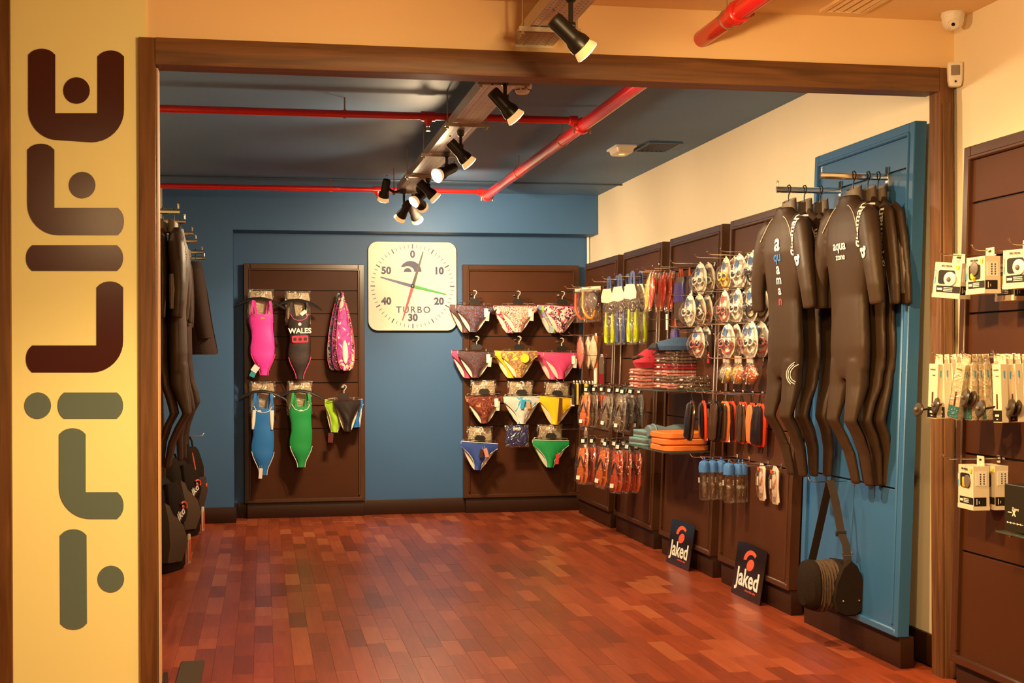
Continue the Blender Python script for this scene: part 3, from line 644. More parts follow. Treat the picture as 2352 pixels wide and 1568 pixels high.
text('WALES', .062, WHITEPRINT, SUITS['wales'], (0, -.040, -.265), bold=.002); MB().prism(disc(0, -.205, .014), -.0385, -.036).obj('emblem', WHITEPRINT, SUITS['wales'])
MB().prism(rrect(-.07, .07, -.365, -.305, .012), -.0375, -.034).obj('red_motif', REDPRINT, SUITS['wales'])
for i in range(3): MB().prism(disc(-.045+.045*i, -.335, .016, 10), -.0385, -.037).obj('motif_dot', WALESM, SUITS['wales'])
for k_, x in (('pink', .01), ('green', .0), ('blue', -.03)):
    MB().prism([(x-.02, -.172), (x+.02, -.172), (x+.012, -.160), (x-.008, -.157)], -.0385, -.035).obj('emblem', WHITEPRINT if k_ != 'pink' else mat('orange_print', (.8, .4, .1), .5), SUITS[k_])
# bundle of patterned suits, top right of the left panel
q = bq(783, 672)
hook('chrome hook holding the bundle of patterned swimsuits', (q.x, 11.985, q.z-.005), 0, .215)
for i, (dx, dy, tl, m, tr, lab) in enumerate(((-.055, .085, 9, pattern('teal_black_print', [(.02, .02, .02), (.05, .20, .28), (.6, .45, .3), (.02, .02, .02)], 24), HOTPINK, 'dark teal patterned swimsuit at the left of the hanging bundle'),
        (.055, .045, -10, pattern('orange_flower_print', [(.75, .30, .05), (.8, .65, .45), (.05, .02, .02), (.75, .10, .25)], 16), HOTPINK, 'orange flowered swimsuit at the right of the hanging bundle'),
        (-.022, .005, 3, pattern('black_flower_print', [(.015, .012, .012), (.35, .03, .12), (.015, .012, .012), (.7, .5, .3)], 18), mat('purple_binding', (.32, .04, .30), .5), 'black flowered swimsuit in the middle of the hanging bundle'),
        (.022, -.04, -4, pattern('purple_print', [(.30, .03, .20), (.42, .05, .30), (.75, .55, .40)], 9), HOTPINK, 'purple swimsuit at the front of the hanging bundle'))):
    s = thing('swimsuit', lab, 'swimsuit', (q.x+dx*.1, YS+dy, q.z-.004), 0., 'hanging swimsuits', R(tl*.55))
    prof = [(-.68, .012), (-.665, .030), (-.60, .052), (-.50, .062), (-.38, .060), (-.27, .050), (-.17, .036), (-.09, .022), (-.03, .010), (.006, .006)]
    MB().loft([(dx*.25*(1+z/.7)+.004*sin(z*40+i), .004*sin(z*30), z, r, .006+r*.30) for z, r in prof], 16, 2.2).obj('body', m, s)
    for sd in (-1, 1):
        MB().tube([(dx*.25*(1+z/.7)+sd*(r+.001), -.010, z) for z, r in prof[1:8]], .003, 6).obj('leg_binding', tr, s)
    MB().loft([(.01, -.022, -.62, .010, .004), (.012, -.024, -.56, .026, .006), (.012, -.024, -.47, .024, .006), (.01, -.022, -.41, .008, .004)], 14, 2).obj('lining', LINING, s)
    MB().tube([(.01+.026*cos(a), -.028, -.515+.105*sin(a)) for a in [2*pi*k_/16 for k_ in range(16)]], .0028, 6, closed=True).obj('leg_opening', tr, s)
# ---- briefs
def brief(label, loc, m, trim, w=.33, h=.235, tilt=0., rotz=0., open_=True, group='hanging swim briefs', strap=None, dz=-.112):
    t = thing('swim_brief', label, 'swim brief', loc, rotz, group, tilt)
    k = w/2; N = 14
    def leg(u, a): return k*(1-u)**a                               # u 0 at hip, 1 at crotch
    top, band = dz, .045
    def side(u):   # outline of the front leg cut-out
        return .028+(k-.028)*(1-u)**2.1
    fr = [(-k, top), (k, top)]
    left, right = [], []
    for i in range(N+1):
        u = i/N; z = top-band-(h-band)*u; right.append((side(u), z)); left.append((-side(u), z))
    def sheet(outline_r, y0, bulge, m_, nm, thick=.004):
        rs = []
        pts = [(k, top), (k*1.01, top-band*.5)]+outline_r
        for x, z in pts:
            row = []
            for j in range(9):
                s = -1+2*j/8; xx = x*s
                row.append((xx, y0-bulge*(1-s*s)-.003*sin(xx*90+z*60), z))
            for j in range(8, -1, -1):
                s = -1+2*j/8; xx = x*s
                row.append((xx, y0+thick-bulge*(1-s*s), z))
            rs.append(row)
        return MB().rings(rs).obj(nm, m_, t)
    backo = []
    for i in range(N+1):
        u = i/N; backo.append((.030+(k*.98-.030)*(1-u)**.82, top-band-(h-band)*u))
    sheet(backo, .022, -.012, m, 'back_panel', .003)
    sheet([(x*.95, z) for x, z in backo], .016, -.010, LINING, 'lining', .003)
    sheet(right, -.010, .020, m, 'front_panel')
    for s in (-1, 1):
        MB().tube([(s*x*1.0, -.012+.003, z) for x, z in right], .0028, 6).obj('leg_binding', trim, t)
    MB().tube([(-k, -.01, top), (-k*.5, -.026, top), (0, -.032, top), (k*.5, -.026, top), (k, -.01, top)], .003, 6).obj('waist_binding', trim, t)
    if strap:
        MB().box(.012, .040, -.036, -.032, top-h*.85, top-.005).obj('stripe', strap, t)
    return t
PB = {'b11': pattern('brown_blue_print', [(.030, .009, .006), (.16, .020, .012), (.045, .012, .008), (.10, .14, .26), (.030, .009, .006)], 22, 'noise', distort=4),
      'b12': pattern('zebra_stripe', [(.72, .60, .40), (.40, .03, .06), (.78, .68, .50), (.10, .05, .02)], 11, 'noise', distort=7),
      'b13': pattern('red_white_dots', [(.55, .02, .05), (.05, .01, .02), (.75, .60, .50), (.60, .02, .10)], 26, 'noise', distort=1),
      'b21': pattern('brown_violet_print', [(.030, .010, .008), (.10, .07, .09), (.045, .013, .010), (.20, .035, .02)], 22, 'noise', distort=5),
      'b22': pattern('yellow_brown_print', [(.75, .50, .04), (.28, .13, .06), (.45, .24, .12), (.80, .60, .06)], 13, 'noise', distort=2),
      'b23': mat('raspberry_lycra', (.60, .05, .16), .5),
      'b31': pattern('rust_print', [(.14, .02, .008), (.24, .05, .02), (.10, .012, .006), (.5, .2, .08)], 12, 'noise', distort=3),
      'b32': pattern('pale_blue_print', [(.62, .60, .54), (.70, .66, .56), (.10, .40, .60), (.70, .40, .20)], 9, 'noise', distort=1),
      'b33': mat('yellow_lycra', (.82, .52, .008), .5),
      'b41': mat('royal_lycra', (.03, .075, .32), .5), 'b43': GREENL}
BROWNB = mat('brown_binding', (.05, .014, .008), .5); YELB = mat('yellow_binding', (.75, .5, .03), .5); PINKB = mat('pink_piping', (.75, .10, .16), .5)
bl = {'b11': ('brown swim brief with blue print', 1090, 673, BROWNB), 'b12': ('red and cream zebra striped swim brief', 1190, 674, PINKB), 'b13': ('red and white dotted swim brief', 1292, 675, HOTPINK),
      'b21': ('dark brown and violet swim brief', 1095, 778, BROWNB), 'b22': ('yellow and brown flowered swim brief', 1192, 778, YELB), 'b23': ('raspberry pink swim brief', 1290, 782, PINKB),
      'b31': ('rust brown starfish print swim brief', 1112, 880, BROWNB), 'b32': ('pale printed swim brief with blue tag', 1198, 882, WHITEB), 'b33': ('yellow swim brief with brown stripe', 1282, 884, YELB),
      'b41': ('royal blue swim brief with white piping', 1104, 987, WHITEB), 'b43': ('green swim brief with white piping', 1266, 982, WHITEB)}
rowname = ['top', 'second', 'third', 'bottom']
for key, (desc, px, py, trim) in bl.items():
    r_ = int(key[1])-1
    q = bq(px, py)
    hook('chrome hook holding the '+desc, (q.x, 11.985, q.z-.006), 0, 11.985-YS+.05)
    tl = R({'b11': 2, 'b13': 3, 'b21': 2, 'b33': 5, 'b41': 5, 'b43': 2, 'b23': 1}.get(key, 0))
    clip_hanger('clip hanger with black grip holding the '+desc, (q.x, YS, q.z+.004), rnd.uniform(-.1, .1), .285, tl)
    b = brief(desc+', %s row of the right back panel' % rowname[r_], (q.x, YS, q.z), PB[key], trim, .33, .245 if key[1] in '34' else .235, tl, strap=mat('brown_stripe', (.10, .03, .015), .6) if key == 'b33' else None)
    if key in ('b11', 'b12', 'b13', 'b21', 'b22', 'b23'):
        bd = {'b11': ('patterned brown brief tucked behind the brown and blue brief', PB['b21']), 'b12': ('pink striped brief tucked behind the zebra brief', PB['b13']), 'b13': ('lime and blue brief tucked behind the dotted brief', pattern('lime_blue_print', [(.3, .5, .03), (.2, .25, .45), (.6, .5, .4)], 10)),
              'b21': ('pink brief tucked behind the dark violet brief', PB['b23']), 'b22': ('plain yellow brief tucked behind the flowered brief', PB['b33']), 'b23': ('rose brief tucked behind the raspberry brief', PB['b23'])}[key]
        brief(bd[0], (q.x-.035, YS+.088, q.z-.006), bd[1], trim, .33, .235, tl+R(4))
    if key in ('b11', 'b12', 'b21', 'b23', 'b31'):
        swing_tag(b, .10, -.135, -.045, PAPER, .034, .075, -.05); swing_tag(b, .12, -.16, -.040, CARD, .03, .085, .05)
    if key == 'b32':
        swing_tag(b, .01, -.14, -.045, mat('cyan_card', (.02, .35, .60), .5), .03, .08, .25); swing_tag(b, .05, -.15, -.042, mat('tan_card', (.55, .30, .12), .6), .035, .07, -.1)
    if key == 'b41':
        swing_tag(b, .02, -.17, -.045, BROWNB, .032, .075, .1); swing_tag(b, .045, -.16, -.048, mat('salmon_card', (.60, .25, .16), .6), .035, .08, -.35)
    if key == 'b43': swing_tag(b, .06, -.235, -.03, mat('red_card', (.62, .05, .03), .5), .030, .09, .05)
    if key == 'b33': swing_tag(b, .135, -.12, -.03, CARD, .035, .06, -.1)
    if key == 'b22': MB().prism(disc(.045, -.175, .040, 14), -.042, -.036).obj('flower_print', mat('yellow_flower', (.85, .58, .02), .5), b)
    if key[1] in '34':
        clear_bag('crumpled clear bag behind the '+desc, (q.x, YS+.06, q.z+.03), .24, .24, insert=mat('cream_insert'))
q = bq(1187, 978)
hook('chrome hook holding the lone clear bag', (q.x, 11.985, q.z), 0, .21)
clear_bag('clear bag with folded navy garment, bottom middle of the right back panel', (q.x, YS, q.z+.01), .22, .20, insert=NAVYL)
# briefs at the lower right of the left panel
q = bq(790, 890)
hook('chrome hook holding the black and lime briefs', (q.x, 11.985, q.z), 0, .22)
clip_hanger('clip hanger with black grip holding the black and lime briefs', (q.x, YS, q.z+.004), 0, .27)
brief('black swim brief with blue side, lower right of the left back panel', (q.x+.03, YS-.012, q.z), mat('black_lycra', (.016, .010, .009), .5), BROWNB, .23, .27)
bb = brief('lime green swim brief beside the black brief on left back panel', (q.x-.055, YS+.05, q.z), LIME, WHITEB, .20, .28, R(4))
swing_tag(bb, -.03, -.40, -.02, mat('dark_red_card'), .045, .085, 0)
brief('blue and white swim brief tucked behind the black brief', (q.x+.075, YS+.05, q.z), BLUEL, WHITEB, .16, .24, R(-6))
# ================================================================== right wall: merchandise on hooks (local frame: -y away from the wall)
ORANGE = mat('orange_foam', (.80, .20, .035), .5, bump=.05, bscale=80); DKORANGE = mat('orange_rubber', (.72, .10, .018), .45); REDO = mat('red_orange_shell', (.66, .045, .012), .38)
TEALF = mat('teal_foam', (.16, .30, .30), .6); YEL = mat('yellow_plastic', (.85, .55, .02), .4); LIMEF = mat('lime_fin', (.55, .66, .008), .4)
BROWNR = mat('brown_rubber', (.06, .028, .016), .45); SKY = mat('blue_cap_plastic', (.06, .18, .46), .35); DKPOUCH = mat('dark_glossy_pouch', (.014, .009, .012), .2, spec=.7)
PURP = mat('purple_glossy_pouch', (.05, .035, .18), .25, spec=.7); REDT = mat('crimson_towel', (.42, .012, .03), .85, bump=.3, bscale=90); NAVT = mat('slate_blue_towel', (.05, .10, .20), .85, bump=.3, bscale=90)
STACKT = mat('tan_brown_towel', (.17, .085, .05), .85, bump=.3, bscale=90); BRNT = mat('dark_brown_towel', (.045, .022, .014), .85, bump=.3, bscale=90); PNKT = mat('pink_towel', (.72, .26, .22), .85, bump=.3, bscale=90)
SMOKE = mat('dark_lens', (.02, .018, .02), .08, spec=.9)
RZ_ = -pi/2
def hookrow(desc, ys, z, L, face=px_face):
    """hooks at depths ys along the wall; returns list of (y, face X)"""
    out = []
    for i, y in enumerate(ys):
        hook('chrome hook %s, %s from back' % (desc, ORD[i]) if len(ys) > 1 else 'chrome display hook '+desc, (face(z), y, z), RZ_, L)
        out.append((y, face(z)))
    return out
# ---- builders; origin at the hanging hole, body below, facing -y
def goggle_pack(label, frame=WHITEP, card=CARD, accent=SKY, lens=SMOKE):
    t = thing('goggle_pack', label, 'goggles', group='goggles in clear packs')
    prof = [(0, .012), (-.045, -.012), (-.078, -.06), (-.085, -.11), (-.07, -.165), (-.03, -.20), (.03, -.20), (.07, -.165), (.085, -.11), (.078, -.06), (.045, -.012)]
    MB().prism(prof, .002, .004).obj('backing_card', card, t)
    MB().prism([(-.04, -.015), (-.066, -.06), (-.02, -.075), (.0, -.04)], .0, .0018).obj('print_patch', accent, t, smooth=0)
    MB().loft([(0, -.004, -.198, .028, .003), (0, -.018, -.18, .058, .02), (0, -.026, -.14, .080, .03), (0, -.026, -.10, .082, .03), (0, -.018, -.065, .074, .021), (0, -.004, -.03, .05, .004)], 18, 2.6).obj('blister', SHELL, t)
    for s in (-1, 1):
        f = MB().tube([(s*.036+.029*cos(a)*(1.05 if s*cos(a) > 0 else .85), -.030+.010*abs(cos(a)), -.112+.021*sin(a)) for a in [2*pi*i/16 for i in range(16)]], .0055, 8, closed=True).obj('eye_cup', frame, t)
        MB().sphere((s*.036, -.024, -.112), .026, 12, sc=(1.05, .25, .75)).obj('lens', lens, f)
    MB().tube([(-.008, -.034, -.108), (0, -.036, -.104), (.008, -.034, -.108)], .004, 6).obj('nose_bridge', frame, t)
    MB().tube([(-.066, -.022, -.112), (-.07, -.004, -.13), (-.04, -.006, -.165), (0, -.010, -.175), (.04, -.006, -.165), (.07, -.004, -.13), (.066, -.022, -.112)], .005, 6).obj('head_strap', frame, t)
    return t
def fin_pouch(label, m):
    t = thing('fin_pouch', label, 'snorkel set', group='bagged swim fins with blue straps')
    h = .50
    MB().band([(-.02, .003, .03), (0, .0, .05), (.02, -.003, .03)], .03, .003).band([(-.015, 0, .04), (-.022, 0, -.06)], .028, .003).band([(.015, 0, .04), (.022, 0, -.06)], .028, .003).obj('strap', mat('blue_webbing', (.06, .09, .22), .7), t)
    MB().prism([(-.055, -.05), (.055, -.05), (.085, -.11), (.08, -.155), (0, -.165), (-.08, -.155), (-.085, -.11)], -.024, -.021).prism([(-.055, -.05), (.055, -.05), (.085, -.11), (-.085, -.11)], .014, .016).obj('header_card', CARD, t)
    rows = [(0, 0, -h, .045, .01), (0, 0, -h+.03, .062, .022), (0, 0, -h*.7, .078, .027), (0, 0, -h*.4, .085, .024), (0, 0, -h*.25, .082, .018), (0, 0, -.06, .05, .006)]
    MB().loft(rows, 18, 3).obj('bag', CLEAR, t)
    for s in (-1, 1):
        MB().loft([(s*.026, s*.012, -h+.02, .020, .012), (s*.030, s*.012, -h+.10, .026, .010), (s*.028, s*.012, -h+.18, .014, .012), (s*.022, s*.012, -h+.27, .010, .008)], 12, 3).obj('fin', m, t)
    MB().sphere((0, -.004, -.22), .05, 12, sc=(1, .4, .8)).obj('dive_mask', mat('brown_mask', (.10, .06, .04), .1, spec=.9), t)
    return t
def sandal_bag(label, sole, foot):
    t = thing('sandal_bag', label, 'flip-flops', group='bagged flip-flops')
    h = .33
    MB().loft([(0, 0, -h, .05, .012), (0, 0, -h+.03, .072, .022), (0, 0, -h*.6, .086, .029), (0, 0, -h*.25, .070, .023), (0, 0, -.05, .034, .010), (0, 0, -.03, .028, .004)], 18, 2.8).obj('bag', CLEAR, t)
    for s in (-1, 1):
        so = MB().loft([(s*.008, s*.010, -h+.015, .028, .006), (s*.010, s*.012, -h+.06, .042, .007), (s*.008, s*.012, -h+.14, .034, .007), (s*.006, s*.012, -h+.21, .040, .007), (s*.004, s*.010, -h+.255, .024, .006)], 14, 2.2).obj('sole', sole, t)
        MB().tube([(-.034, s*.016, -h+.12), (-.016, s*.023, -h+.17), (0, s*.024, -h+.20), (.016, s*.023, -h+.17), (.034, s*.016, -h+.12)], .006, 6).obj('thong_strap', foot, so)
    MB().cbox(-.022, .022, -.010, .010, -.05, -.005, .003).obj('clip', BLACKP, t)
    MB().tube([(0, 0, -.006), (0, 0, .006), (.006, 0, .010), (.004, 0, .016), (-.004, 0, .013)], .002, 5).obj('hook_loop', CHROME, t)
    MB().box(-.028, .012, -.030, -.028, -h+.035, -h+.062).obj('price_tag', PAPER, t, smooth=0)
    MB().box(-.018, .018, -.013, -.0115, -.04, -.016).obj('clip_label', PAPER, t, smooth=0)
    return t
def paddle_pouch(label, back, front, tagm=None, h=.245, w=.10):
    t = thing('strap_pouch', label, 'pouch', group='orange and black packs on long loops')
    z0 = -.055
    MB().loft([(0, .012, z0-h, w*.30, .006), (0, .013, z0-h+.02, w*.42, .012), (0, .014, z0-h*.5, w*.5, .014), (0, .012, z0-.03, w*.44, .012), (0, .010, z0, w*.25, .005)], 16, 3).obj('shell', back, t)
    MB().loft([(0, -.008, z0-h*.96, w*.26, .004), (0, -.010, z0-h*.9, w*.38, .010), (0, -.010, z0-h*.45, w*.43, .012), (0, -.008, z0-h*.12, w*.36, .009), (0, -.006, z0-.012, w*.18, .003)], 16, 3).obj('front_pocket', front, t)
    MB().tube([(-.012, .005, z0), (-.006, .0, -.02), (0, 0, .004), (.006, 0, -.02), (.012, .005, z0)], .0022, 5).obj('cord_loop', BLACKP, t)
    if tagm:
        for k_ in range(3): MB().box(-.022, .016, -.026, -.024, z0-.05-k_*.07-.055, z0-.05-k_*.07).obj('label_strip', tagm, t, smooth=0)
    return t
def drink_bottle(label):
    t = thing('capped_bottle', label, 'bottle', group='clear bottles with blue caps')
    MB().lathe([(.018, -.255), (.030, -.248), (.033, -.235), (.033, -.15), (.031, -.145), (.033, -.14), (.033, -.085), (.031, -.078)], n=18).obj('body', SHELL, t)
    MB().lathe([(.034, -.085), (.035, -.05), (.031, -.028), (.018, -.016), (.0, -.013)], n=18).obj('cap', SKY, t)
    MB().tube([(0, 0, -.02), (.006, 0, -.004), (0, 0, .006), (-.006, 0, -.004)], .003, 6, closed=True).obj('hang_loop', SKY, t)
    MB().loft([(0, 0, -.235, .014, .012), (.004, 0, -.19, .018, .014), (0, 0, -.14, .012, .014), (0, 0, -.10, .012, .01)], 10).obj('contents', mat('amber_contents', (.20, .10, .04), .3, alpha=.45), t)
    for k_ in range(3): MB().box(-.012, .008, -.0345, -.033, -.125-k_*.011, -.118-k_*.011).obj('print_mark', PAPER, t, smooth=0)
    return t
def nose_pack(label):
    t = thing('blister_pack', label, 'blister pack', group='white blister packs')
    MB().loft([(.0, .006, -.215, .030, .004), (.004, .006, -.20, .043, .007), (-.002, .006, -.12, .037, .007), (.004, .006, -.03, .040, .006), (0, .004, -.004, .016, .003)], 16, 3).obj('card', mat('pale_pink_card', (.72, .55, .42), .5), t)
    MB().loft([(.0, -.008, -.20, .026, .004), (.002, -.012, -.15, .034, .014), (0, -.012, -.07, .032, .014), (0, -.006, -.03, .024, .004)], 14, 3).obj('bubble', SHELL, t)
    MB().box(-.040, -.026, -.0075, -.005, -.13, -.08).obj('barcode', PAPER, t, smooth=0); MB().box(-.036, -.012, -.0075, -.0055, -.045, -.025).obj('orange_mark', DKORANGE, t, smooth=0)
    MB().tube([(.014, .0, -.075), (.004, -.01, -.11), (-.012, 0, -.13)], .005, 6).obj('nose_clip', mat('pale_pink_silicone', (.70, .32, .24), .4), t)
    return t
def cap_bag(label, m, d=.055):
    t = thing('swim_cap_bag', label, 'swim cap', group='bagged orange swim caps')
    MB().loft([(0, 0, -.155, .02, .004), (0, 0, -.14, d, .018), (0, 0, -.10, d*1.5, .024), (0, 0, -.06, d*1.1, .018), (0, 0, -.03, .03, .006), (0, 0, -.024, .026, .003)], 14, 2).obj('bag', CLEAR, t)
    MB().loft([(0, 0, -.14, d*.5, .010), (.005, 0, -.10, d*1.2, .017), (0, 0, -.06, d*.8, .012), (0, 0, -.045, d*.3, .004)], 12, 2).obj('cap', m, t)
    MB().box(-.03, .03, -.002, .002, -.026, .012).obj('header', mat('clear_header', (.7, .55, .42), .2, alpha=.5), t, smooth=0)
    MB().tube([(-d*.5, -.010, -.15), (0, -.020, -.10), (d*.4, -.012, -.06)], .004, 6).obj('seam', WHITEP, t)
    return t
def slim_pack(label, m, m2, h=.16, w=.05):
    t = thing('slim_pack', label, 'packet', group='slim packets on hooks')
    MB().cbox(-w/2, w/2, -.008, .008, -h, -.012, .003).obj('case', m, t)
    MB().box(-w/2+.002, w/2-.002, -.0092, -.008, -h+.004, -h*.62).obj('printed_band', m2, t, smooth=0)
    MB().prism([(-w*.3, -.013), (w*.3, -.013), (w*.22, .012), (-w*.22, .012)], -.001, .001).obj('hang_tab', PAPER, t, smooth=0)
    return t
def leaf_pouch(label, m, tilt=0, h=.27, w=.08):
    t = thing('float_pack', label, 'swim float', group='red and orange leaf-shaped float packs')
    MB().loft([(.0, 0, -h, .006, .004), (.004, 0, -h+.05, w*.30, .010), (.006, 0, -h*.55, w*.5, .016), (0, 0, -h*.25, w*.42, .014), (-.004, 0, -.04, w*.2, .008), (0, 0, -.008, .005, .004)], 14, 2).obj('float', m, t)
    MB().loft([(0, -.002, -h-.012, .02, .004), (0, -.002, -h*.55, w*.6, .022), (0, -.002, -.02, w*.35, .010), (0, 0, .004, .012, .003)], 14, 2.4).obj('film', CLEAR, t)
    return t
def glossy_pouch(label, m, m2=None, h=.34, w=.15):
    t = thing('dark_pouch', label, 'pouch', group='dark glossy pouches')
    MB().loft([(0, 0, -h, w*.44, .004), (0, 0, -h+.02, w*.5, .010), (.003, 0, -h*.6, w*.5, .017), (-.002, 0, -h*.3, w*.47, .013), (0, 0, -.06, w*.40, .005), (0, 0, -.05, w*.38, .003)], 16, 4).obj('pouch', m, t)
    if m2: MB().loft([(0, -.003, -h*.62, w*.5, .016), (0, -.004, -h*.4, w*.5, .017), (0, -.003, -h*.25, w*.45, .012)], 16, 4).obj('upper_band', m2, t)
    MB().tube([(-.02, 0, -.055), (-.008, 0, -.01), (0, 0, .006), (.008, 0, -.01), (.02, 0, -.055)], .004, 6).obj('loop', mat('orange_cord', (.7, .12, .03), .5), t)
    return t
CLEARX = {'fin_pouch': .085, 'sandal_bag': .08, 'goggle_pack': .03, 'strap_pouch': .06, 'swim_cap_bag': .07, 'dark_pouch': .045, 'folded_towel': 0}
def place(root, y, X, z, rz=0., tilt=0., pitch=0.):
    k = root.name.split('.')[0]
    X = min(X, px_face(z-.3)-CLEARX.get(k, .03))
    if k == 'sandal_bag' and z < 1: root.scale = (1.14, 1.14, 1.14)
    root.location = (X, y, z); root.rotation_euler = (pitch, tilt, RZ_+rz)
    return root
def spaced(items, hk, z, gap, clear, dz):
    """positions along each hook, at least gap apart, the innermost clear of the panel"""
    xs = [X_at(it[0], hk[it[1]][0], z-dz) for it in items]
    for h in set(it[1] for it in items):
        lim = px_face(z-.3)-clear
        for i in sorted((i for i, it in enumerate(items) if it[1] == h), key=lambda i: -xs[i]):
            xs[i] = min(xs[i], lim); lim = xs[i]-gap
    return xs
def X_at(px, y, z): return onY(px, 822.6-(z-EYE)*FOC/(y*1.0), y).x
# ---------------- goggles (P3 near edge + P4)
def gog(rowname, z, items, hooks_y, L, side):
    hk = hookrow('for goggles, %s' % rowname, hooks_y, z, L)
    xs = spaced(items, hk, z, .06, .03, .1)
    for i, (px, hi, fr, cd, ac) in enumerate(items):
        y = hk[hi][0]; X = xs[i]
        g = goggle_pack('%s goggles, %s from left in the %s' % ({WHITEP: 'white', BLACKP: 'black', YEL: 'yellow-trimmed', mat('pink_silicone', (.62, .16, .14), .4): 'pink'}[fr], ORD[i], rowname), fr, cd, ac)
        place(g, y, min(X, hk[hi][1]-.05), z, rnd.uniform(.0, .25), rnd.uniform(-.06, .06))
PKS = mat('pink_silicone', (.62, .16, .14), .4)
WCARD = mat('white_backing', (.80, .74, .62), .55)
gog('top goggle row of the dark panel', 2.006, [(1625, 0, WHITEP, WCARD, SKY), (1643, 0, WHITEP, CARD, SKY), (1677, 1, YEL, CARD, SKY), (1700, 1, WHITEP, CARD, PKS), (1718, 2, WHITEP, WCARD, SKY), (1735, 2, BLACKP, CARD, SKY), (1757, 3, BLACKP, WCARD, SKY), (1772, 3, WHITEP, CARD, SKY)],
    [8.27, 7.78, 7.55, 7.32], .30, 0)
gog('second goggle row on the dark panel', 1.802, [(1618, 0, WHITEP, WCARD, SKY), (1637, 0, WHITEP, CARD, SKY), (1653, 0, PKS, CARD, SKY), (1680, 1, PKS, WCARD, PKS), (1700, 1, WHITEP, CARD, SKY), (1722, 2, WHITEP, WCARD, SKY), (1740, 2, BLACKP, WCARD, SKY), (1762, 3, BLACKP, CARD, SKY), (1776, 3, BLACKP, CARD, SKY)],
    [8.27, 7.78, 7.55, 7.32], .30, 0)
gog('third goggle row on the dark panel', 1.599, [(1628, 0, PKS, WCARD, SKY), (1650, 0, WHITEP, WCARD, SKY), (1714, 1, PKS, WCARD, SKY), (1730, 1, WHITEP, WCARD, PKS), (1748, 2, PKS, WCARD, SKY), (1766, 3, WHITEP, WCARD, SKY), (1780, 3, PKS, WCARD, SKY)],
    [8.27, 7.70, 7.50, 7.30], .30, 0)
hookrow('with narrow dark packets below the goggles', [8.20], 1.56, .25, px_face)
for i, px in enumerate((1650, 1658, 1666, 1674)):
    place(slim_pack('narrow dark packet, %s from left under the goggles' % ORD[i], mat('brown_case', (.05, .02, .012), .25), REDT, .20, .06), 8.20, X_at(px, 8.2, 1.5), 1.56, rnd.uniform(-.2, .2))
hookrow('with a yellow strip packet and small orange packets', [7.83], 1.63, .26, px_face)
t = slim_pack('tall bright yellow strip packet among the goggles', YEL, YEL, .24, .055); place(t, 7.83, X_at(1691, 7.83, 1.5), 1.63)
MB().box(-.026, .026, -.0098, -.0088, -.14, -.10).obj('white_band', PAPER, t, smooth=0)
for i, px in enumerate((1722, 1737, 1752, 1766)):
    place(slim_pack('small yellow-orange packet, %s from left below the third goggle row' % ORD[i], mat('amber_case', (.75, .33, .04), .3), WHITEP, .10, .07), 7.55, X_at(px, 7.55, 1.45), 1.52, rnd.uniform(-.2, .2))
hookrow('with small yellow-orange packets', [7.55], 1.52, .24, px_face)
# ---------------- swim caps, z 1.395
hk = hookrow('for orange swim caps', [7.75, 7.55, 7.35], 1.395, .27)
for i, (px, hi, m) in enumerate(((1686, 0, YEL), (1700, 0, ORANGE), (1716, 0, WHITEP), (1726, 1, ORANGE), (1740, 1, YEL), (1752, 2, ORANGE), (1763, 2, DKORANGE), (1774, 2, ORANGE))):
    place(cap_bag('bagged %s swim cap, %s from left in the cap row' % ({YEL: 'yellow', ORANGE: 'orange', WHITEP: 'white', DKORANGE: 'dark orange'}[m], ORD[i]), m), hk[hi][0], X_at(px, hk[hi][0], 1.33), 1.395, rnd.uniform(-.1, .5))
# ---------------- orange and black strap packs, z 1.19
hk = hookrow('for orange and black packs', [7.82, 7.66, 7.50, 7.34, 7.2], 1.19, .31)
BRCLEAR = mat('brown_clear_case', (.06, .030, .018), .12, spec=.9); TAN = mat('tan_band', (.60, .16, .04), .5)
for i, (px, hi, bk, fr_, tg) in enumerate(((1589, 0, BRCLEAR, DKPOUCH, None), (1612, 0, REDO, DKPOUCH, None), (1633, 0, BRCLEAR, DKPOUCH, PAPER), (1646, 1, DKPOUCH, BRCLEAR, None), (1663, 1, ORANGE, BRCLEAR, None), (1676, 1, REDO, DKPOUCH, PAPER),
        (1688, 1, BRCLEAR, DKPOUCH, None), (1703, 2, REDO, BRCLEAR, None), (1716, 2, REDO, DKPOUCH, None), (1733, 2, REDO, BRCLEAR, None), (1747, 3, REDO, TAN, None), (1757, 3, DKPOUCH, BRCLEAR, None), (1769, 3, REDO, TAN, None), (1783, 4, REDO, DKPOUCH, None), (1800, 4, REDO, DKPOUCH, None))):
    cn = {REDO: 'red-orange', BRCLEAR: 'clear brown', ORANGE: 'orange', DKPOUCH: 'black'}[bk]
    place(paddle_pouch('%s pack on a long loop, %s from left in the orange row' % (cn, ORD[i]), bk, fr_, tg), hk[hi][0], X_at(px, hk[hi][0], 1.05), 1.192, rnd.uniform(-.1, .5), rnd.uniform(-.04, .10), R(rnd.uniform(-8, 4)))
# ---------------- bottles and blister packs, z .785
hk = hookrow('for blue-capped bottles', [7.72, 7.52], .80, .30)
for i, (px, hi) in enumerate(((1618, 0), (1637, 0), (1656, 0), (1674, 1), (1697, 1), (1718, 1))):
    place(drink_bottle('clear bottle with blue cap, %s from left on its hooks' % ORD[i]), hk[hi][0], X_at(px, hk[hi][0], .7), .80-.006)
hookrow('for a white blister pack', [7.22, 7.02], .80, .23)
for i, (px, y) in enumerate(((1760, 7.22), (1791, 7.02))):
    place(nose_pack('white blister pack hanging %s' % ('just right of the blue-capped bottles' if i == 0 else 'nearest the blue panel')), y, X_at(px, y, .7), .80, .1)
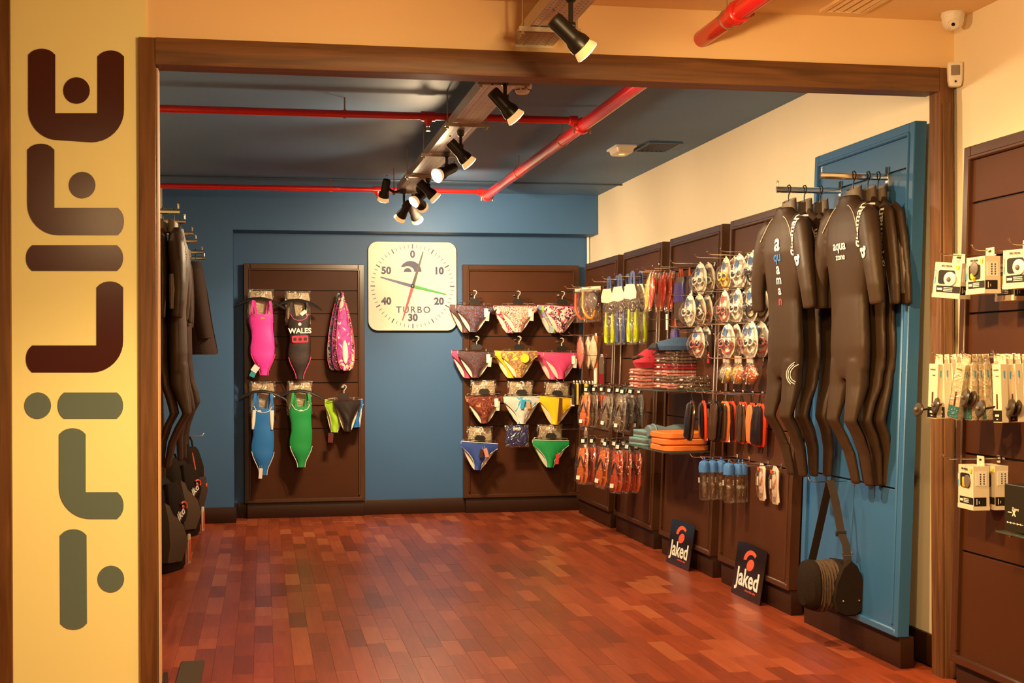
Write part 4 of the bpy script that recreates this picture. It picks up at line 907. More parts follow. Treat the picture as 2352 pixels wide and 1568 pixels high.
# ---------------- P3 upper left: floats and dark pouches, z 2.006
hk = hookrow('for red and orange floats', [9.12, 8.98], 2.006, .28)
for i, (px, hi, m, tl) in enumerate(((1493, 0, YEL, 14), (1508, 0, YEL, 20), (1500, 1, REDO, 10), (1516, 0, DKORANGE, 6), (1524, 1, REDO, 8), (1533, 0, REDO, 2), (1538, 1, DKORANGE, 8), (1547, 1, DKORANGE, 4))):
    place(leaf_pouch('%s leaf-shaped float pack, %s from left in its bunch' % ({YEL: 'yellow', REDO: 'red', DKORANGE: 'orange'}[m], ORD[i]), m), hk[hi][0]+(.02 if i % 2 else -.02), X_at(px, hk[hi][0], 1.9), 2.004, .2, 0, R(-tl*.6))
hk = hookrow('for dark glossy pouches', [8.78, 8.62], 2.006, .27)
for i, (px, hi) in enumerate(((1562, 0), (1574, 0), (1584, 0), (1594, 1), (1603, 1), (1612, 1))):
    place(glossy_pouch('dark glossy pouch, %s from left in the black bunch' % ORD[i], DKPOUCH if i else BROWNR, PURP if i == 0 else None, .36, .16), hk[hi][0], X_at(px, hk[hi][0], 1.85), 2.0, rnd.uniform(-.15, .15))
hk = hookrow('holding the lone purple pouch', [8.78], 1.66, .28)
t = glossy_pouch('single purple and brown pouch hanging above the towels', BRNT, PURP, .26, .14); place(t, 8.78, X_at(1551, 8.78, 1.5), 1.66, 0, R(0))
MB().box(-.05, -.01, -.022, -.020, -.09, .02).obj('price_card', PAPER, t, (-.03, -.02, .02), smooth=0)
# ---------------- shelves (glass) with towels and kickboards on P3
GLASS = mat('green_glass_shelf', (.10, .16, .12), .04, alpha=.45, spec=1.)
def shelf(label, y0, y1, z, d):
    X = px_face(z); t = thing('glass_shelf', label, 'shelf', (X, (y0+y1)/2, z), RZ_); w = (y1-y0)
    MB().cbox(-w/2, w/2, -d, -.002, -.008, 0, .001).obj('glass', GLASS, t)
    for x in (-w/2+.08, w/2-.08): MB().prism([(0, 0), (.012, 0), (.012, -.03), (0, -.03)], -.02, 0).cbox(x-.006, x+.006, -d*.8, 0, -.022, -.0085, .002).obj('bracket', CHROME, t)
    return X
ZT = 1.19; X1 = shelf('upper glass shelf carrying folded towels', 8.26, 9.18, ZT, .33)
ZK = .80; X2 = shelf('lower glass shelf carrying orange kickboards', 8.17, 9.18, ZK, .33)
def towel(label, m, loc, w, d, h, rotz=0., wrap=True, fold=4):
    t = thing('folded_towel', label, 'towel', loc, rotz, 'folded towels on the upper shelf')
    mb = MB(); n = 10
    for k_ in range(2):
        z0, z1 = h*k_/2, h*(k_+1)/2
        rows = []
        for i in range(n+1):
            u = i/n; x = -w/2+w*u; e = .006*sin(i*2.1+k_)
            rows.append([(x, -d/2+e, z0+.002), (x, -d/2-.012+e, (z0+z1)/2), (x, -d/2+e, z1-.002+.003*sin(i*1.7)), (x, d/2, z1-.002+.003*sin(i)), (x, d/2+.006, (z0+z1)/2), (x, d/2, z0+.002)])
        mb.rings(rows)
    mb.obj('cloth', m, t, smooth=60)
    if wrap:
        MB().loft([(0, 0, -.001, w*.53, d*.54), (0, 0, h*.5, w*.55, d*.57), (0, 0, h+.004, w*.52, d*.52)], 20, 6).obj('wrapper', CLEAR, t)
    MB().box(-.03, .03, -d/2-.016, -d/2-.0145, h*.35, h*.6).obj('label_sticker', PAPER, t, smooth=0)
    return t
# the towels lie with their folded ends towards -X (to the left in view)
def tw(label, px, y, z, m, w, d, h, wrap=True, rz=0.): return towel(label, m, (X_at(px, y, z), y, z), w, d, h, RZ_+rz, wrap)
zz = ZT
for i, (m, nm) in enumerate(((PNKT, 'pale pink'), (PNKT, 'rose pink'), (PNKT, 'pink'))):
    tw('%s towel in clear wrap, %s from the shelf in the pink stack' % (nm, ORD[i]), 1488, 8.98, zz, m, .20, .20, .042); zz += .046
zz2 = ZT
for i, (m, nm) in enumerate(((PNKT, 'rosy'), (STACKT, 'brown'), (PNKT, 'salmon'), (REDT, 'crimson'), (STACKT, 'chocolate'), (STACKT, 'tan'))):
    tw('%s towel in clear wrap, %s from the shelf in the tall stack' % (nm, ORD[i]), 1556, 8.72, zz2, m, .30, .24, .040, True, rnd.uniform(-.05, .05)); zz2 += .043
zz3 = ZT
for i in range(2):
    tw('brown wrapped towel, %s from the shelf in the low stack near the panel edge' % ORD[i], 1612, 8.40, zz3, STACKT, .24, .25, .042, True); zz3 += .045
t = thing('drawstring_bag', 'crimson rolled swim towel on top of the pink stack', 'towel', (X_at(1500, 8.95, zz), 8.95, zz), RZ_)
MB().loft([(0, 0, .002, .10, .12), (.0, 0, .04, .125, .14), (.01, 0, .09, .10, .11), (.02, 0, .13, .05, .06), (.02, 0, .14, .02, .02)], 18, 2.5).obj('cloth', REDT, t)
MB().tube([(-.1, -.06, .05), (-.03, -.135, .07), (.05, -.12, .08), (.1, -.05, .07)], .012, 8).obj('dark_fold', BRNT, t)
t = thing('folded_shorts', 'slate blue folded cloth draped on top of the towel stack', 'folded cloth', (X_at(1556, 8.7, zz2)-.03, 8.70, zz2), RZ_)
MB().loft([(0, 0, .002, .16, .13), (0, 0, .03, .17, .14), (.0, .02, .065, .12, .10), (0, .05, .088, .05, .04)], 18, 3).obj('cloth', NAVT, t)
MB().loft([(0, -.142, .004, .12, .004), (0, -.146, .02, .10, .006), (0, -.132, .05, .05, .004)], 14, 3).obj('dark_pocket', BLACKP, t)
# kickboards
def kickboard(label, m, loc, rz, L=.40, W=.28, T=.038):
    t = thing('kickboard', label, 'kickboard', loc, rz, 'kickboards on the lower shelf')
    o = rrect(-W/2, W/2, -L/2, L/2, .06, 6)
    MB().rings([[(x*k_, y*k_, z) for x, y in o] for k_, z in ((.96, 0), (1, .006), (1, T-.006), (.96, T))]).obj('board', m, t)
    return t
zz = ZK
for i in range(3):
    kickboard('orange kickboard, %s of the orange stack' % ('lowest', 'middle', 'topmost')[i], ORANGE, (2.665, 8.36, zz), rnd.uniform(-.06, .06), .34, .31); zz += .041
def pullboard(label, loc, rz):
    t = thing('pull_buoy', label, 'pull buoy', loc, rz, 'teal and grey foam pull buoys'); L, W = .28, .16
    out = [(-W/2, -L/2), (W/2, -L/2), (W/2*.8, 0), (W/2, L/2), (-W/2, L/2), (-W/2*.8, 0)]
    for k_, (z0, z1, m) in enumerate(((0, .016, TEALF), (.016, .034, mat('grey_foam', (.10, .085, .075), .6)), (.034, .05, TEALF))):
        MB().rings([[(x*q_, y*q_, z) for x, y in rr] for rr in [rrect(-W/2, W/2, -L/2, L/2, .03)] for q_, z in ((.97, z0), (1, z0+.003), (1, z1-.003), (.97, z1))]).obj(('bottom_layer', 'core', 'top_layer')[k_], m, t)
    return t
pullboard('teal and grey foam pull buoy, lower one left of orange boards', (X_at(1485, 8.92, ZK), 8.92, ZK), .15); pullboard('teal and grey foam pull buoy, stacked one left of orange boards', (X_at(1492, 8.92, ZK), 8.92, ZK+.052), .05)
t = thing('pull_buoy', 'grey figure-eight pull buoy lying on foam behind the orange boards', 'pull buoy', (X_at(1548, 8.74, ZK)-.05, 8.76, ZK), 0., 'teal and grey foam pull buoys')
MB().rings([[(x, .085*sin(a), .10+.045*cos(a)*s_) for a in [2*pi*i/16 for i in range(16)]] for x, s_ in ((-.13, .75), (-.12, 1.0), (-.06, 1.0), (0, .62), (.06, 1.0), (.12, 1.), (.13, .75))]).obj('buoy', mat('blue_grey_foam', (.13, .17, .19), .5), t)
MB().cbox(-.12, .12, -.08, .08, 0, .055, .006).obj('foam_block', mat('grey_foam'), t)
MB().tube([(-.09, .088*sin(a), .10+.049*cos(a)) for a in [2*pi*i/16 for i in range(16)]], .004, 6, closed=True).obj('strap', TEALF, t)
# ---------------- P2: fin pouches
hk = hookrow('for bagged swim fins', [10.35, 10.02, 9.66], 2.006, .30)
FP = ((1403, 0, LIMEF), (1426, 0, LIMEF), (1440, 1, mat('blue_fin', (.05, .08, .30), .4)), (1463, 1, LIMEF), (1480, 2, LIMEF), (1502, 2, LIMEF))
xs = spaced(FP, hk, 2.0, .062, .085, .3)
for i, (px, hi, m) in enumerate(FP):
    place(fin_pouch('%s swim fins in a clear bag with blue strap, %s from left' % ('blue' if 'blue' in m.name else 'lime', ORD[i]), m), hk[hi][0], xs[i], 2.0, .32, R(rnd.uniform(-2, 3)))
# ---------------- P2: flip-flop bags, two rows
GREYB = mat('taupe_rubber', (.26, .19, .12), .5)
for z, nm, items in ((1.19, 'upper', ((1352, 0, ORANGE), (1368, 0, GREYB), (1385, 0, DKORANGE), (1408, 1, GREYB), (1432, 1, GREYB), (1448, 1, GREYB), (1465, 2, GREYB), (1484, 2, BROWNR), (1502, 2, BROWNR))),
                     (.785, 'lower', ((1345, 0, ORANGE), (1363, 0, DKORANGE), (1388, 0, ORANGE), (1402, 1, ORANGE), (1420, 1, DKORANGE), (1440, 1, DKORANGE), (1455, 2, DKORANGE), (1474, 2, DKORANGE), (1494, 2, DKORANGE)))):
    hk = hookrow('for flip-flops, %s row' % nm, [10.32, 9.95, 9.58], z, .33)
    xs = spaced(items, hk, z, .064 if z > 1 else .072, .08, .2)
    for i, (px, hi, m) in enumerate(items):
        col = {ORANGE: 'orange', GREYB: 'taupe', DKORANGE: 'dark orange', BROWNR: 'brown'}[m]
        place(sandal_bag('bagged %s flip-flops, %s from left in the %s row' % (col, ORD[i], nm), m, BROWNR), hk[hi][0], xs[i], z-.012, rnd.uniform(.25, .40), R(rnd.uniform(-3, 6)), R(-6))
# ---------------- P1: snorkel packs and small packets
hk = hookrow('for snorkel packs', [11.4, 11.15], 2.006, .28)
def snorkel_pack(label, tube_m):
    t = thing('snorkel_pack', label, 'snorkel set', group='snorkel packs')
    MB().cbox(-.11, .11, -.03, .012, -.29, -.01, .006).obj('clear_case', SHELL, t)
    MB().tube([(-.085, -.012, -.03), (-.088, -.014, -.16), (-.07, -.014, -.21), (-.02, -.014, -.255), (.02, -.014, -.262), (.045, -.014, -.235), (.06, -.014, -.19)], .012, 8).obj('snorkel_tube', tube_m, t)
    MB().sphere((.02, -.01, -.11), .06, 12, sc=(1, .3, 1.2)).obj('dive_mask', mat('grey_mask', (.20, .15, .13), .15), t)
    MB().box(-.112, .112, -.001, .001, -.02, .012).obj('header_card', CARD, t, smooth=0)
    return t
place(snorkel_pack('snorkel pack with a yellow tube in the far corner', mat('amber_tube', (.70, .32, .015), .35)), 11.15, X_at(1358, 11.15, 1.9), 2.0, .55)
t = snorkel_pack('snorkel pack with orange card behind the yellow snorkel', DKORANGE); place(t, 11.4, X_at(1340, 11.4, 1.9), 2.0, .5)
hk = hookrow('for small pouches in the far corner', [11.45, 11.1], 1.599, .30)
for i, (px, y, m) in enumerate(((1333, 11.45, PKS), (1351, 11.45, CARD), (1363, 11.1, CARD))):
    place(leaf_pouch('small %s leaf-shaped pouch, %s from left in the far corner' % ('pink' if m is PKS else 'cream', ORD[i]), m, 0, .28, .10), y, X_at(px, y, 1.45), 1.597, .4)
place(slim_pack('tall slim orange and cream box in the far corner', ORANGE, WCARD, .46, .05), 11.1, X_at(1369, 11.1, 1.4), 1.60, .3)
hookrow('for tall clear cases with red bases', [10.95], 1.42, .20)
for i, px in enumerate((1383, 1396, 1409)):
    place(slim_pack('tall clear case with red base, %s from left' % ORD[i], mat('clear_grey_case', (.30, .22, .17), .12, alpha=.75), REDT, .25, .06), 10.95, X_at(px, 10.95, 1.3), 1.42, .5)
hk = hookrow('for yellow and black strips', [11.45, 11.2], 1.19, .31)
for i, px in enumerate((1318, 1325, 1332, 1340, 1347, 1354, 1361)):
    place(slim_pack('narrow %s strip packet, %s from left in the far corner' % ('yellow' if i % 3 == 1 else 'black', ORD[i]), YEL if i % 3 == 1 else DKPOUCH, CARD if i % 2 else BRNT, .20, .055), 11.45 if i < 4 else 11.2, X_at(px, 11.45 if i < 4 else 11.2, 1.1), 1.19, .2)
hk = hookrow('for a small clear packet, lowest in the far corner', [11.3], .785, .33)
place(slim_pack('small clear striped packet, lowest in the far corner', mat('clear_grey_case'), CARD, .17, .05), 11.3, X_at(1346, 11.3, .7), .785, .3)
# ================================================================== wetsuits
NEO = mat('black_neoprene', (.044, .0235, .012), .47, spec=.3, bump=.04, bscale=35)
NEOG = mat('grey_neoprene', (.15, .105, .07), .55, bump=.05, bscale=60)
MESHN = mat('grey_mesh_fabric', (.16, .12, .09), .6, bump=.4, bscale=260)
SEAM = mat('pale_seam', (.62, .50, .36), .5)
LOGOB = mat('blue_logo', (.05, .16, .40), .5); LOGOR = mat('red_logo', (.55, .05, .05), .5)
def bake(mb, voxel=.011, smooth=6, name='suit_body'):
    me = mb.mesh(name, NEO); o = bpy.data.objects.new('tmp', me); COL.objects.link(o)
    r = o.modifiers.new('r', 'REMESH'); r.mode = 'VOXEL'; r.voxel_size = voxel; r.use_smooth_shade = True
    s = o.modifiers.new('s', 'SMOOTH'); s.iterations = smooth; s.factor = .5
    dg = bpy.context.evaluated_depsgraph_get(); dg.update()
    out = bpy.data.meshes.new_from_object(o.evaluated_get(dg)); bpy.data.objects.remove(o); bpy.data.meshes.remove(me)
    out.materials.clear(); out.materials.append(NEO); out.shade_smooth(); out.name = name
    return out
def suit_mesh(seed, arm_out=.07, knee=-.07, ankle=.04, spread=.085, legs=True, sleeve=.55, full=.42):
    q = random.Random(seed); mb = MB()
    tor = [(0, .006, -.035, .060, .050), (0, .006, -.06, .075, .052), (0, .005, -.085, .125, .056), (0, .0, -.115, .165, .062), (0, -.006, -.17, .188, .072), (0, -.010, -.26, .190, .080), (0, -.006, -.38, .172, .070),
           (q.uniform(-.01, .01), 0, -.50, .148, .060), (0, -.002, -.62, .150, .062), (0, -.004, -.74, .158, .066), (0, -.004, -.84, .150, .062), (0, -.006, -.89, .12, .05)]
    mb.loft([(a_, b_*.4-(full-.42)*.05, c_, d_, e_*full) for a_, b_, c_, d_, e_ in tor], 24, 2.4)
    if legs:
        for s in (-1, 1):
            dx = q.uniform(-.008, .008); dk = 0
            mb.loft([(s*.076, -.004-(full-.42)*.05, -.80, .066, .060*full), (s*.080, -.016-(full-.42)*.03, -.92, .062, .025+.06*(full-.42)), (s*(spread)+dx, knee*.7+dk, -1.00, .054, .024+.03*(full-.42)), (s*spread+dx, knee+dk, -1.08, .048, .022), (s*(spread-.004)+dx, knee*.4+dk, -1.15, .046, .021),
                     (s*(spread-.012)+dx, ankle*.3, -1.24, .042, .020), (s*(spread-.02)+dx, ankle*.8, -1.34, .036, .018), (s*(spread-.022)+dx, ankle, -1.385, .035, .017)], 18, 2.2)
    for s in (-1, 1):
        a = arm_out*q.uniform(.7, 1.3)
        pts = [(s*.13, 0, -.105), (s*.175, -.004, -.15), (s*(.195+a*.3), -.016, -.25), (s*(.20+a*.7), -.022, -.36), (s*(.20+a), -.018, -.46), (s*(.20+a*1.05), -.006, -sleeve)]
        am = MB().tube(pts, [.050, .066, .062, .054, .048, .042], 16); am.v = [(x, -.004-(full-.42)*.05+y*(full-.05)-.012*max(0, (-z-.15)), z) for x, y, z in am.v]; mb.add(am.v, am.f)
    return bake(mb, .009, 5)
def project(txt, me_bvh, x, z, rot=0., front=-.4, off=-.0035, sx=1.):
    """wrap flat lettering onto the front of a garment"""
    c, s = cos(rot), sin(rot); me = txt.copy()
    for v in me.vertices:
        a, b = v.co.x*sx, v.co.y
        X, Z = x+a*c-b*s, z+a*s+b*c
        h = me_bvh.ray_cast(Vector((X, front, Z)), Vector((0, 1, 0)))
        y = h[0].y if h[0] else 0.0
        v.co = (X, y+off-(v.co.z*.3), Z)
    me.update()
    return me
def wetsuit(label, me, loc, rotz, decor=(), collar_m=NEOG, tilt=0., group='hanging wetsuits', seam=True, cuffs=None):
    t = thing('wetsuit', label, 'wetsuit', loc, rotz, group, tilt)
    put('suit_body', me, t)
    MB().rings([[(r*cos(a), .004+r*.5*sin(a), z+(.014*sin(a) if z > -.02 else 0)) for a in [2*pi*i/20 for i in range(20)]] for r, z in ((.066, -.062), (.058, -.03), (.055, .004), (.050, .004), (.052, -.03), (.05, -.05))], caps=False).obj('collar', collar_m, t)
    b = BVHTree.FromPolygons([v.co for v in me.vertices], [p.vertices for p in me.polygons])
    for s_, size, m, x, z, rot, *kw in decor:
        put('print', project(text_mesh(s_, size, m, 0, bold=size*.02), b, x, z, rot), t)
    def onsuit(x, z, off=-.003):
        h = b.ray_cast(Vector((x, -.5, z)), Vector((0, 1, 0))); return (x, (h[0].y if h[0] else 0)+off, z)
    if seam:
        for s in (-1, 1): MB().tube([onsuit(s*(.055+.11*u), -.085-.11*u**1.5) for u in [i/8 for i in range(9)]], .0022, 5).obj('seam', SEAM, t)
    return t
S1, S2, S3 = suit_mesh(1, full=.78), suit_mesh(2, .05, -.06, .02, .08), suit_mesh(3, .06, -.05, -.005, .09)
stack = [('a', .125, WHITEPRINT, .035, -.215, 0), ('qu', .070, LOGOB, .036, -.285, 0), ('a', .080, WHITEPRINT, .036, -.345, 0), ('m', .066, WHITEPRINT, .036, -.400, 0), ('a', .066, WHITEPRINT, .036, -.452, 0), ('n', .066, LOGOR, .036, -.505, 0)]
sleeve_txt = [('quaman', .066, WHITEPRINT, .172, -.185, pi/2-.16), ('a', .13, WHITEPRINT, .212, -.315, pi/2-.05)]
def squiggle(t, me):
    b = BVHTree.FromPolygons([v.co for v in me.vertices], [p.vertices for p in me.polygons])
    for k_ in range(3):
        pts = []
        for i in range(14):
            u = i/13; x = .155-.05*(1-abs(2*u-1)**2)+.010*k_; z = -.80-.14*u+.0*k_
            h = b.ray_cast(Vector((x, -.5, z)), Vector((0, 1, 0)))
            if h[0]: pts.append((x, h[0].y-.004, z))
        if len(pts) > 3: MB().tube(pts, .0022, 5).obj('print', WHITEPRINT, t)
def arm(label, base, rotz, L, z, group='chrome face-out arms'):
    t = thing('faceout_arm', label, 'display arm', (base[0], base[1], z), rotz, group)
    MB().cbox(-.014, .014, -.008, 0, -.07, .045, .002).obj('back_plate', CHROME, t)
    MB().rings([[(x, y, zz+.0*y) for x, zz in rrect(-.008, .008, -.018, .012, .006, 3)] for y in (-.006, -L)]).obj('bar', CHROME, t)
    MB().cyl((0, -L+.008, .010), (0, -L+.008, .035), .004, n=8).sphere((0, -L+.008, .036), .006, 8).obj('end_pin', CHROME, t)
    return t
def wire_hanger(label, loc, rotz, tilt=0.):
    t = thing('wetsuit_hanger', label, 'hanger', loc, rotz, 'black wetsuit hangers', tilt)
    MB().tube([(0, 0, -.125), (0, 0, -.045), (.004, 0, -.028), (.022, 0, -.012), (.025, 0, .004), (.014, 0, .017), (-.004, 0, .017), (-.014, 0, .008)], .0032, 7).obj('hook', BLACKM, t)
    MB().tube([(-.12, 0, -.195), (-.07, 0, -.165), (0, 0, -.125), (.07, 0, -.165), (.12, 0, -.195)], [.006, .008, .009, .008, .006], 8).obj('bar', BLACKP, t)
    return t
ZA = 2.245
YA, YBm = onX(2040, 408, bx_face(ZA)).y, onX(1932, 440, bx_face(ZA)).y
LA = bx_face(ZA)-onY(1884, 400, YA).x; LB = bx_face(ZA)-onY(1783, 434, YBm).x
arm('chrome face-out arm on the blue panel, nearer the door frame', (bx_face(ZA), YA), RZ_, LA, ZA); arm('chrome face-out arm on the blue panel, nearer the goggles', (bx_face(ZA), YBm), RZ_, LB, ZA)
SZ = ZA-.072
for nm, px, y, me, rz, lab, dec in (
        ('A1', 1960, YA, S1, .06, 'front black wetsuit with white sleeve lettering, on the arm nearer the door frame', sleeve_txt+[('aqua', .062, WHITEPRINT, .02, -.270, 0), ('zone', .042, WHITEPRINT, .025, -.322, 0)]),
        ('A2', 1993, YA, S2, .06, 'middle black wetsuit with lettered sleeve, on the arm nearer the door frame', [('aquaman', .075, WHITEPRINT, .17, -.24, pi/2)]),
        ('A3', 2016, YA, S3, .06, 'rear black wetsuit with grey mesh sleeve, closest to the blue panel', [('aqua', .07, WHITEPRINT, .19, -.30, pi/2)]),
        ('B1', 1811, YBm, S1, .10, 'front black wetsuit with letters stacked down its chest', stack+sleeve_txt),
        ('B2', 1847, YBm, S2, .10, 'middle black wetsuit behind the one with stacked chest letters', [('aquaman', .06, WHITEPRINT, .17, -.26, pi/2)]),
        ('B3', 1884, YBm, S3, .10, 'rear black wetsuit on the arm nearer the goggles', [('aqua', .09, WHITEPRINT, .18, -.33, pi/2)])):
    X = onY(px, 450, y).x
    wire_hanger('black hanger of the '+lab.split(' with ')[0].split(' behind ')[0].split(' on ')[0]+(' near the door frame' if nm[0] == 'A' else ' near the goggles'), (X, y, ZA+.002), RZ_+rz)
    s = wetsuit(lab, me, (X, y, SZ+.012), RZ_+rz, dec)
    if nm == 'B1': squiggle(s, me)
    if nm == 'A3': MB().loft([(.26, -.012, -.50, .036, .020), (.250, -.014, -.40, .046, .024), (.225, -.014, -.30, .050, .026), (.20, -.012, -.24, .040, .026)], 14).obj('mesh_sleeve', MESHN, s)
# ---- left wall arms and garments
ZL = 2.24; LX = -.655-.09+.0
lf = -.74-.045*(ZL-.135)/(2.30-.135)
lys = []
for i, (px, py) in enumerate(((413, 484), (427, 507), (445, 535), (453, 552), (467, 578), (472, 592))):
    tip = onZ(px, py, ZL+.0); lys.append((tip.x, tip.y))
    arm('chrome face-out arm on the left wall, %s from the door frame' % ORD[i], (lf if any(a_ < tip.y < b_ for a_, b_ in ((6.9, 8.0), (8.05, 8.9), (9.45, 10.55))) else XL, tip.y), pi/2, tip.x-(lf if any(a_ < tip.y < b_ for a_, b_ in ((6.9, 8.0), (8.05, 8.9), (9.45, 10.55))) else XL), ZL, 'chrome arms on the left wall')
NEOW = mat('brown_lit_neoprene', (.05, .036, .024), .38, spec=.5)
for i, (ai, px, me, rz, lab) in enumerate(((0, 374, S2, .0, 'black wetsuit nearest the door frame on the left wall'), (0, 399, S1, -.0, 'black wetsuit with shiny sleeve, second on the left wall'),
        (1, 414, S3, -.1, 'black wetsuit hanging in the middle of the left wall'), (3, 430, S2, 0., 'dark wetsuit furthest back on the left wall'))):
    y = lys[ai][1]; X = min(onY(px, 500, y).x, lys[ai][0]-.02); X = max(X, lf+.09)
    wire_hanger('black hanger of the '+lab, (X, y, ZL+.002), pi/2+rz)
    s = wetsuit(lab, me, (X, y, ZL-.062), pi/2+rz, [('aquaman', .06, WHITEPRINT, -.17, -.24, -pi/2)] if i == 1 else (), seam=i == 1)
    if i == 1: MB().loft([(-.26, -.012, -.50, .036, .020), (-.25, -.014, -.40, .046, .024), (-.225, -.014, -.31, .050, .026)], 14).obj('mesh_sleeve', MESHN, s)
y = lys[4][1]; X = lys[4][0]-.06
wire_hanger('black hanger of the flared dark coat on the left wall', (X, y, ZL+.002), pi/2)
t = thing('swim_parka', 'dark flared swim coat hanging furthest along the left wall', 'coat', (X, y, ZL-.06), pi/2)
MB().loft([(0, .0, -.02, .07, .04), (0, 0, -.08, .17, .06), (0, -.015, -.25, .18, .07), (0, -.03, -.5, .20, .09), (0, -.05, -.72, .22, .115), (0, -.05, -.74, .215, .11)], 22, 2.4).obj('coat_body', BRNT, t)
for s in (-1, 1): MB().tube([(s*.14, 0, -.10), (s*.20, -.03, -.3), (s*.22, -.06, -.5), (s*.225, -.08, -.62)], [.05, .06, .055, .05], 12).obj('sleeve', BRNT, t)
MB().tube([(0, -.045, -.05), (0, -.09, -.27), (0, -.125, -.5), (0, -.168, -.73)], .004, 6).obj('zip', BLACKM, t)
# ================================================================== bags
FABR = mat('black_bag_fabric', (.018, .0105, .0065), .8, spec=.12, bump=.3, bscale=160); GREYF = mat('grey_bag_fabric', (.085, .055, .034), .8, spec=.12, bump=.35, bscale=180)
CORAL = mat('coral_print', (.72, .10, .045), .5); PALE = mat('pale_trim', (.55, .40, .28), .45)
def rucksack(label, loc, rotz, h=.62, w=.40, d=.30):
    t = thing('sports_rucksack', label, 'rucksack', loc, rotz, 'black and grey sports rucksacks')
    rows = [(0, 0, 0, w*.46, d*.42), (0, 0, .03, w*.5, d*.48), (0, 0, h*.35, w*.5, d*.5), (0, .01, h*.65, w*.47, d*.45), (0, .03, h*.85, w*.40, d*.36), (0, .05, h*.96, w*.28, d*.24), (0, .06, h, w*.12, d*.10)]
    MB().loft(rows, 26, 3.6).obj('body', FABR, t)
    # grey side pocket across the left of the front, black lid across the right
    MB().rings([[(x, -d*.5-.012+.02*(z/h), z) for x, z in ((-w*.44, h*.12), (w*.10, h*.10))]+[(x, -d*.36, z) for x, z in ((w*.10, h*.10), (-w*.44, h*.12))], [(x, -d*.5-.030, z) for x, z in ((-w*.46, h*.30), (w*.24, h*.30))]+[(x, -d*.36, z) for x, z in ((w*.24, h*.30), (-w*.46, h*.30))],
                [(x, -d*.5-.022, z) for x, z in ((-w*.45, h*.55), (w*.12, h*.46))]+[(x, -d*.3, z) for x, z in ((w*.12, h*.46), (-w*.45, h*.55))], [(x, -d*.42, z) for x, z in ((-w*.40, h*.74), (-w*.22, h*.70))]+[(x, -d*.2, z) for x, z in ((-w*.22, h*.70), (-w*.40, h*.74))]]).obj('grey_pocket', GREYF, t, smooth=60)
    lid = MB().loft([(w*.10, -d*.38, h*.50, w*.30, d*.10), (w*.10, -d*.40, h*.60, w*.34, d*.14), (w*.08, -d*.32, h*.78, w*.30, d*.14), (w*.04, -.05, h*.92, w*.18, d*.10)], 18, 3).obj('lid_pocket', FABR, t)
    text('jkd', .085, WHITEPRINT, t, (w*.08, -d*.545, h*.60), (pi/2, -.55, 0), bold=.002)
    MB().tube([(w*.08+.045*cos(a)+.03, -d*.55, h*.67+.030*sin(a)) for a in [R(-30+i*18) for i in range(10)]], .007, 6).sphere((w*.08+.03, -d*.545, h*.665), .014, 10, sc=(1, .3, 1)).obj('emblem', CORAL, t)
    MB().cbox(w*.40, w*.50, -d*.52, -d*.44, h*.04, h*.36, .008).obj('trim_panel', PALE, t)
    MB().cbox(w*.43, w*.47, -d*.535, -d*.52, h*.08, h*.30, .004).obj('red_inlay', CORAL, t)
    MB().tube([(-w*.1, .05, h*.97), (-w*.06, .06, h*1.05), (w*.06, .06, h*1.05), (w*.1, .05, h*.97)], .010, 8, flat=.5).obj('grab_handle', FABR, t)
    for s in (-1, 1): MB().cyl((s*w*.36, d*.40, .022), (s*w*.46, d*.40, .022), .022, n=14).obj('wheel', BLACKP, t)
    return t
q = onZ(392, 1312, 0)
rucksack('black and grey rucksack standing nearest the door frame on the left', (-.655, 9.16, 0), R(66), .63, .36, .22)
q = onZ(432, 1236, 0)
rucksack('black and grey rucksack standing second, with white and coral logo', (-.645, 10.90, 0), R(62), .62, .36, .22)
# a third one hangs from a hook by its straps
hz = .775
tip = onZ(468, 1001, hz)
hook('thin hook on the left wall holding the hanging bag', (-.83, tip.y, hz), pi/2, tip.x+.83)
t = thing('hanging_bag', 'black sports bag with coral piping hanging on the left wall', 'bag', (tip.x-.12, tip.y, hz), pi/2-.3)
MB().loft([(0, 0, -.66, .08, .07), (0, 0, -.64, .11, .09), (0, -.01, -.45, .13, .11), (0, -.01, -.25, .12, .10), (0, 0, -.12, .09, .07), (0, 0, -.09, .07, .05)], 20, 3).obj('body', FABR, t)
for s in (-1, 1):
    MB().band([(s*.05, -.02, -.12), (s*.04, -.01, -.04), (s*.015, 0, .004), (s*.03, .02, -.05), (s*.05, .03, -.12)], .028, .006).obj('strap', FABR, t)
    MB().tube([(s*.08, -.082, -.63), (s*.105, -.098, -.45), (s*.095, -.088, -.25), (s*.07, -.055, -.13)], .005, 6).obj('piping', CORAL, t)
MB().loft([(0, -.085, -.58, .07, .03), (0, -.11, -.45, .09, .03), (0, -.10, -.33, .07, .03)], 14, 3).obj('front_pocket', BRNT, t)
MB().sphere((.03, -.138, -.40), .018, 10, sc=(1, .25, 1)).obj('emblem', CORAL, t)
# ---- shoulder bag on the blue panel
zb = .80; yb = onX(1963, 1112, bx_face(zb)).y
Lb = bx_face(zb)-onY(1857, 1113, yb).x
hook('thin hook low on the blue panel holding the shoulder bag', (bx_face(zb), yb, zb-.004), RZ_, Lb)
Xs = onY(1912, 1116, yb).x-.012
t = thing('shoulder_bag', 'brown-black shoulder bag with crinkled grey middle hanging on the blue panel', 'bag', (Xs, yb, zb), RZ_)
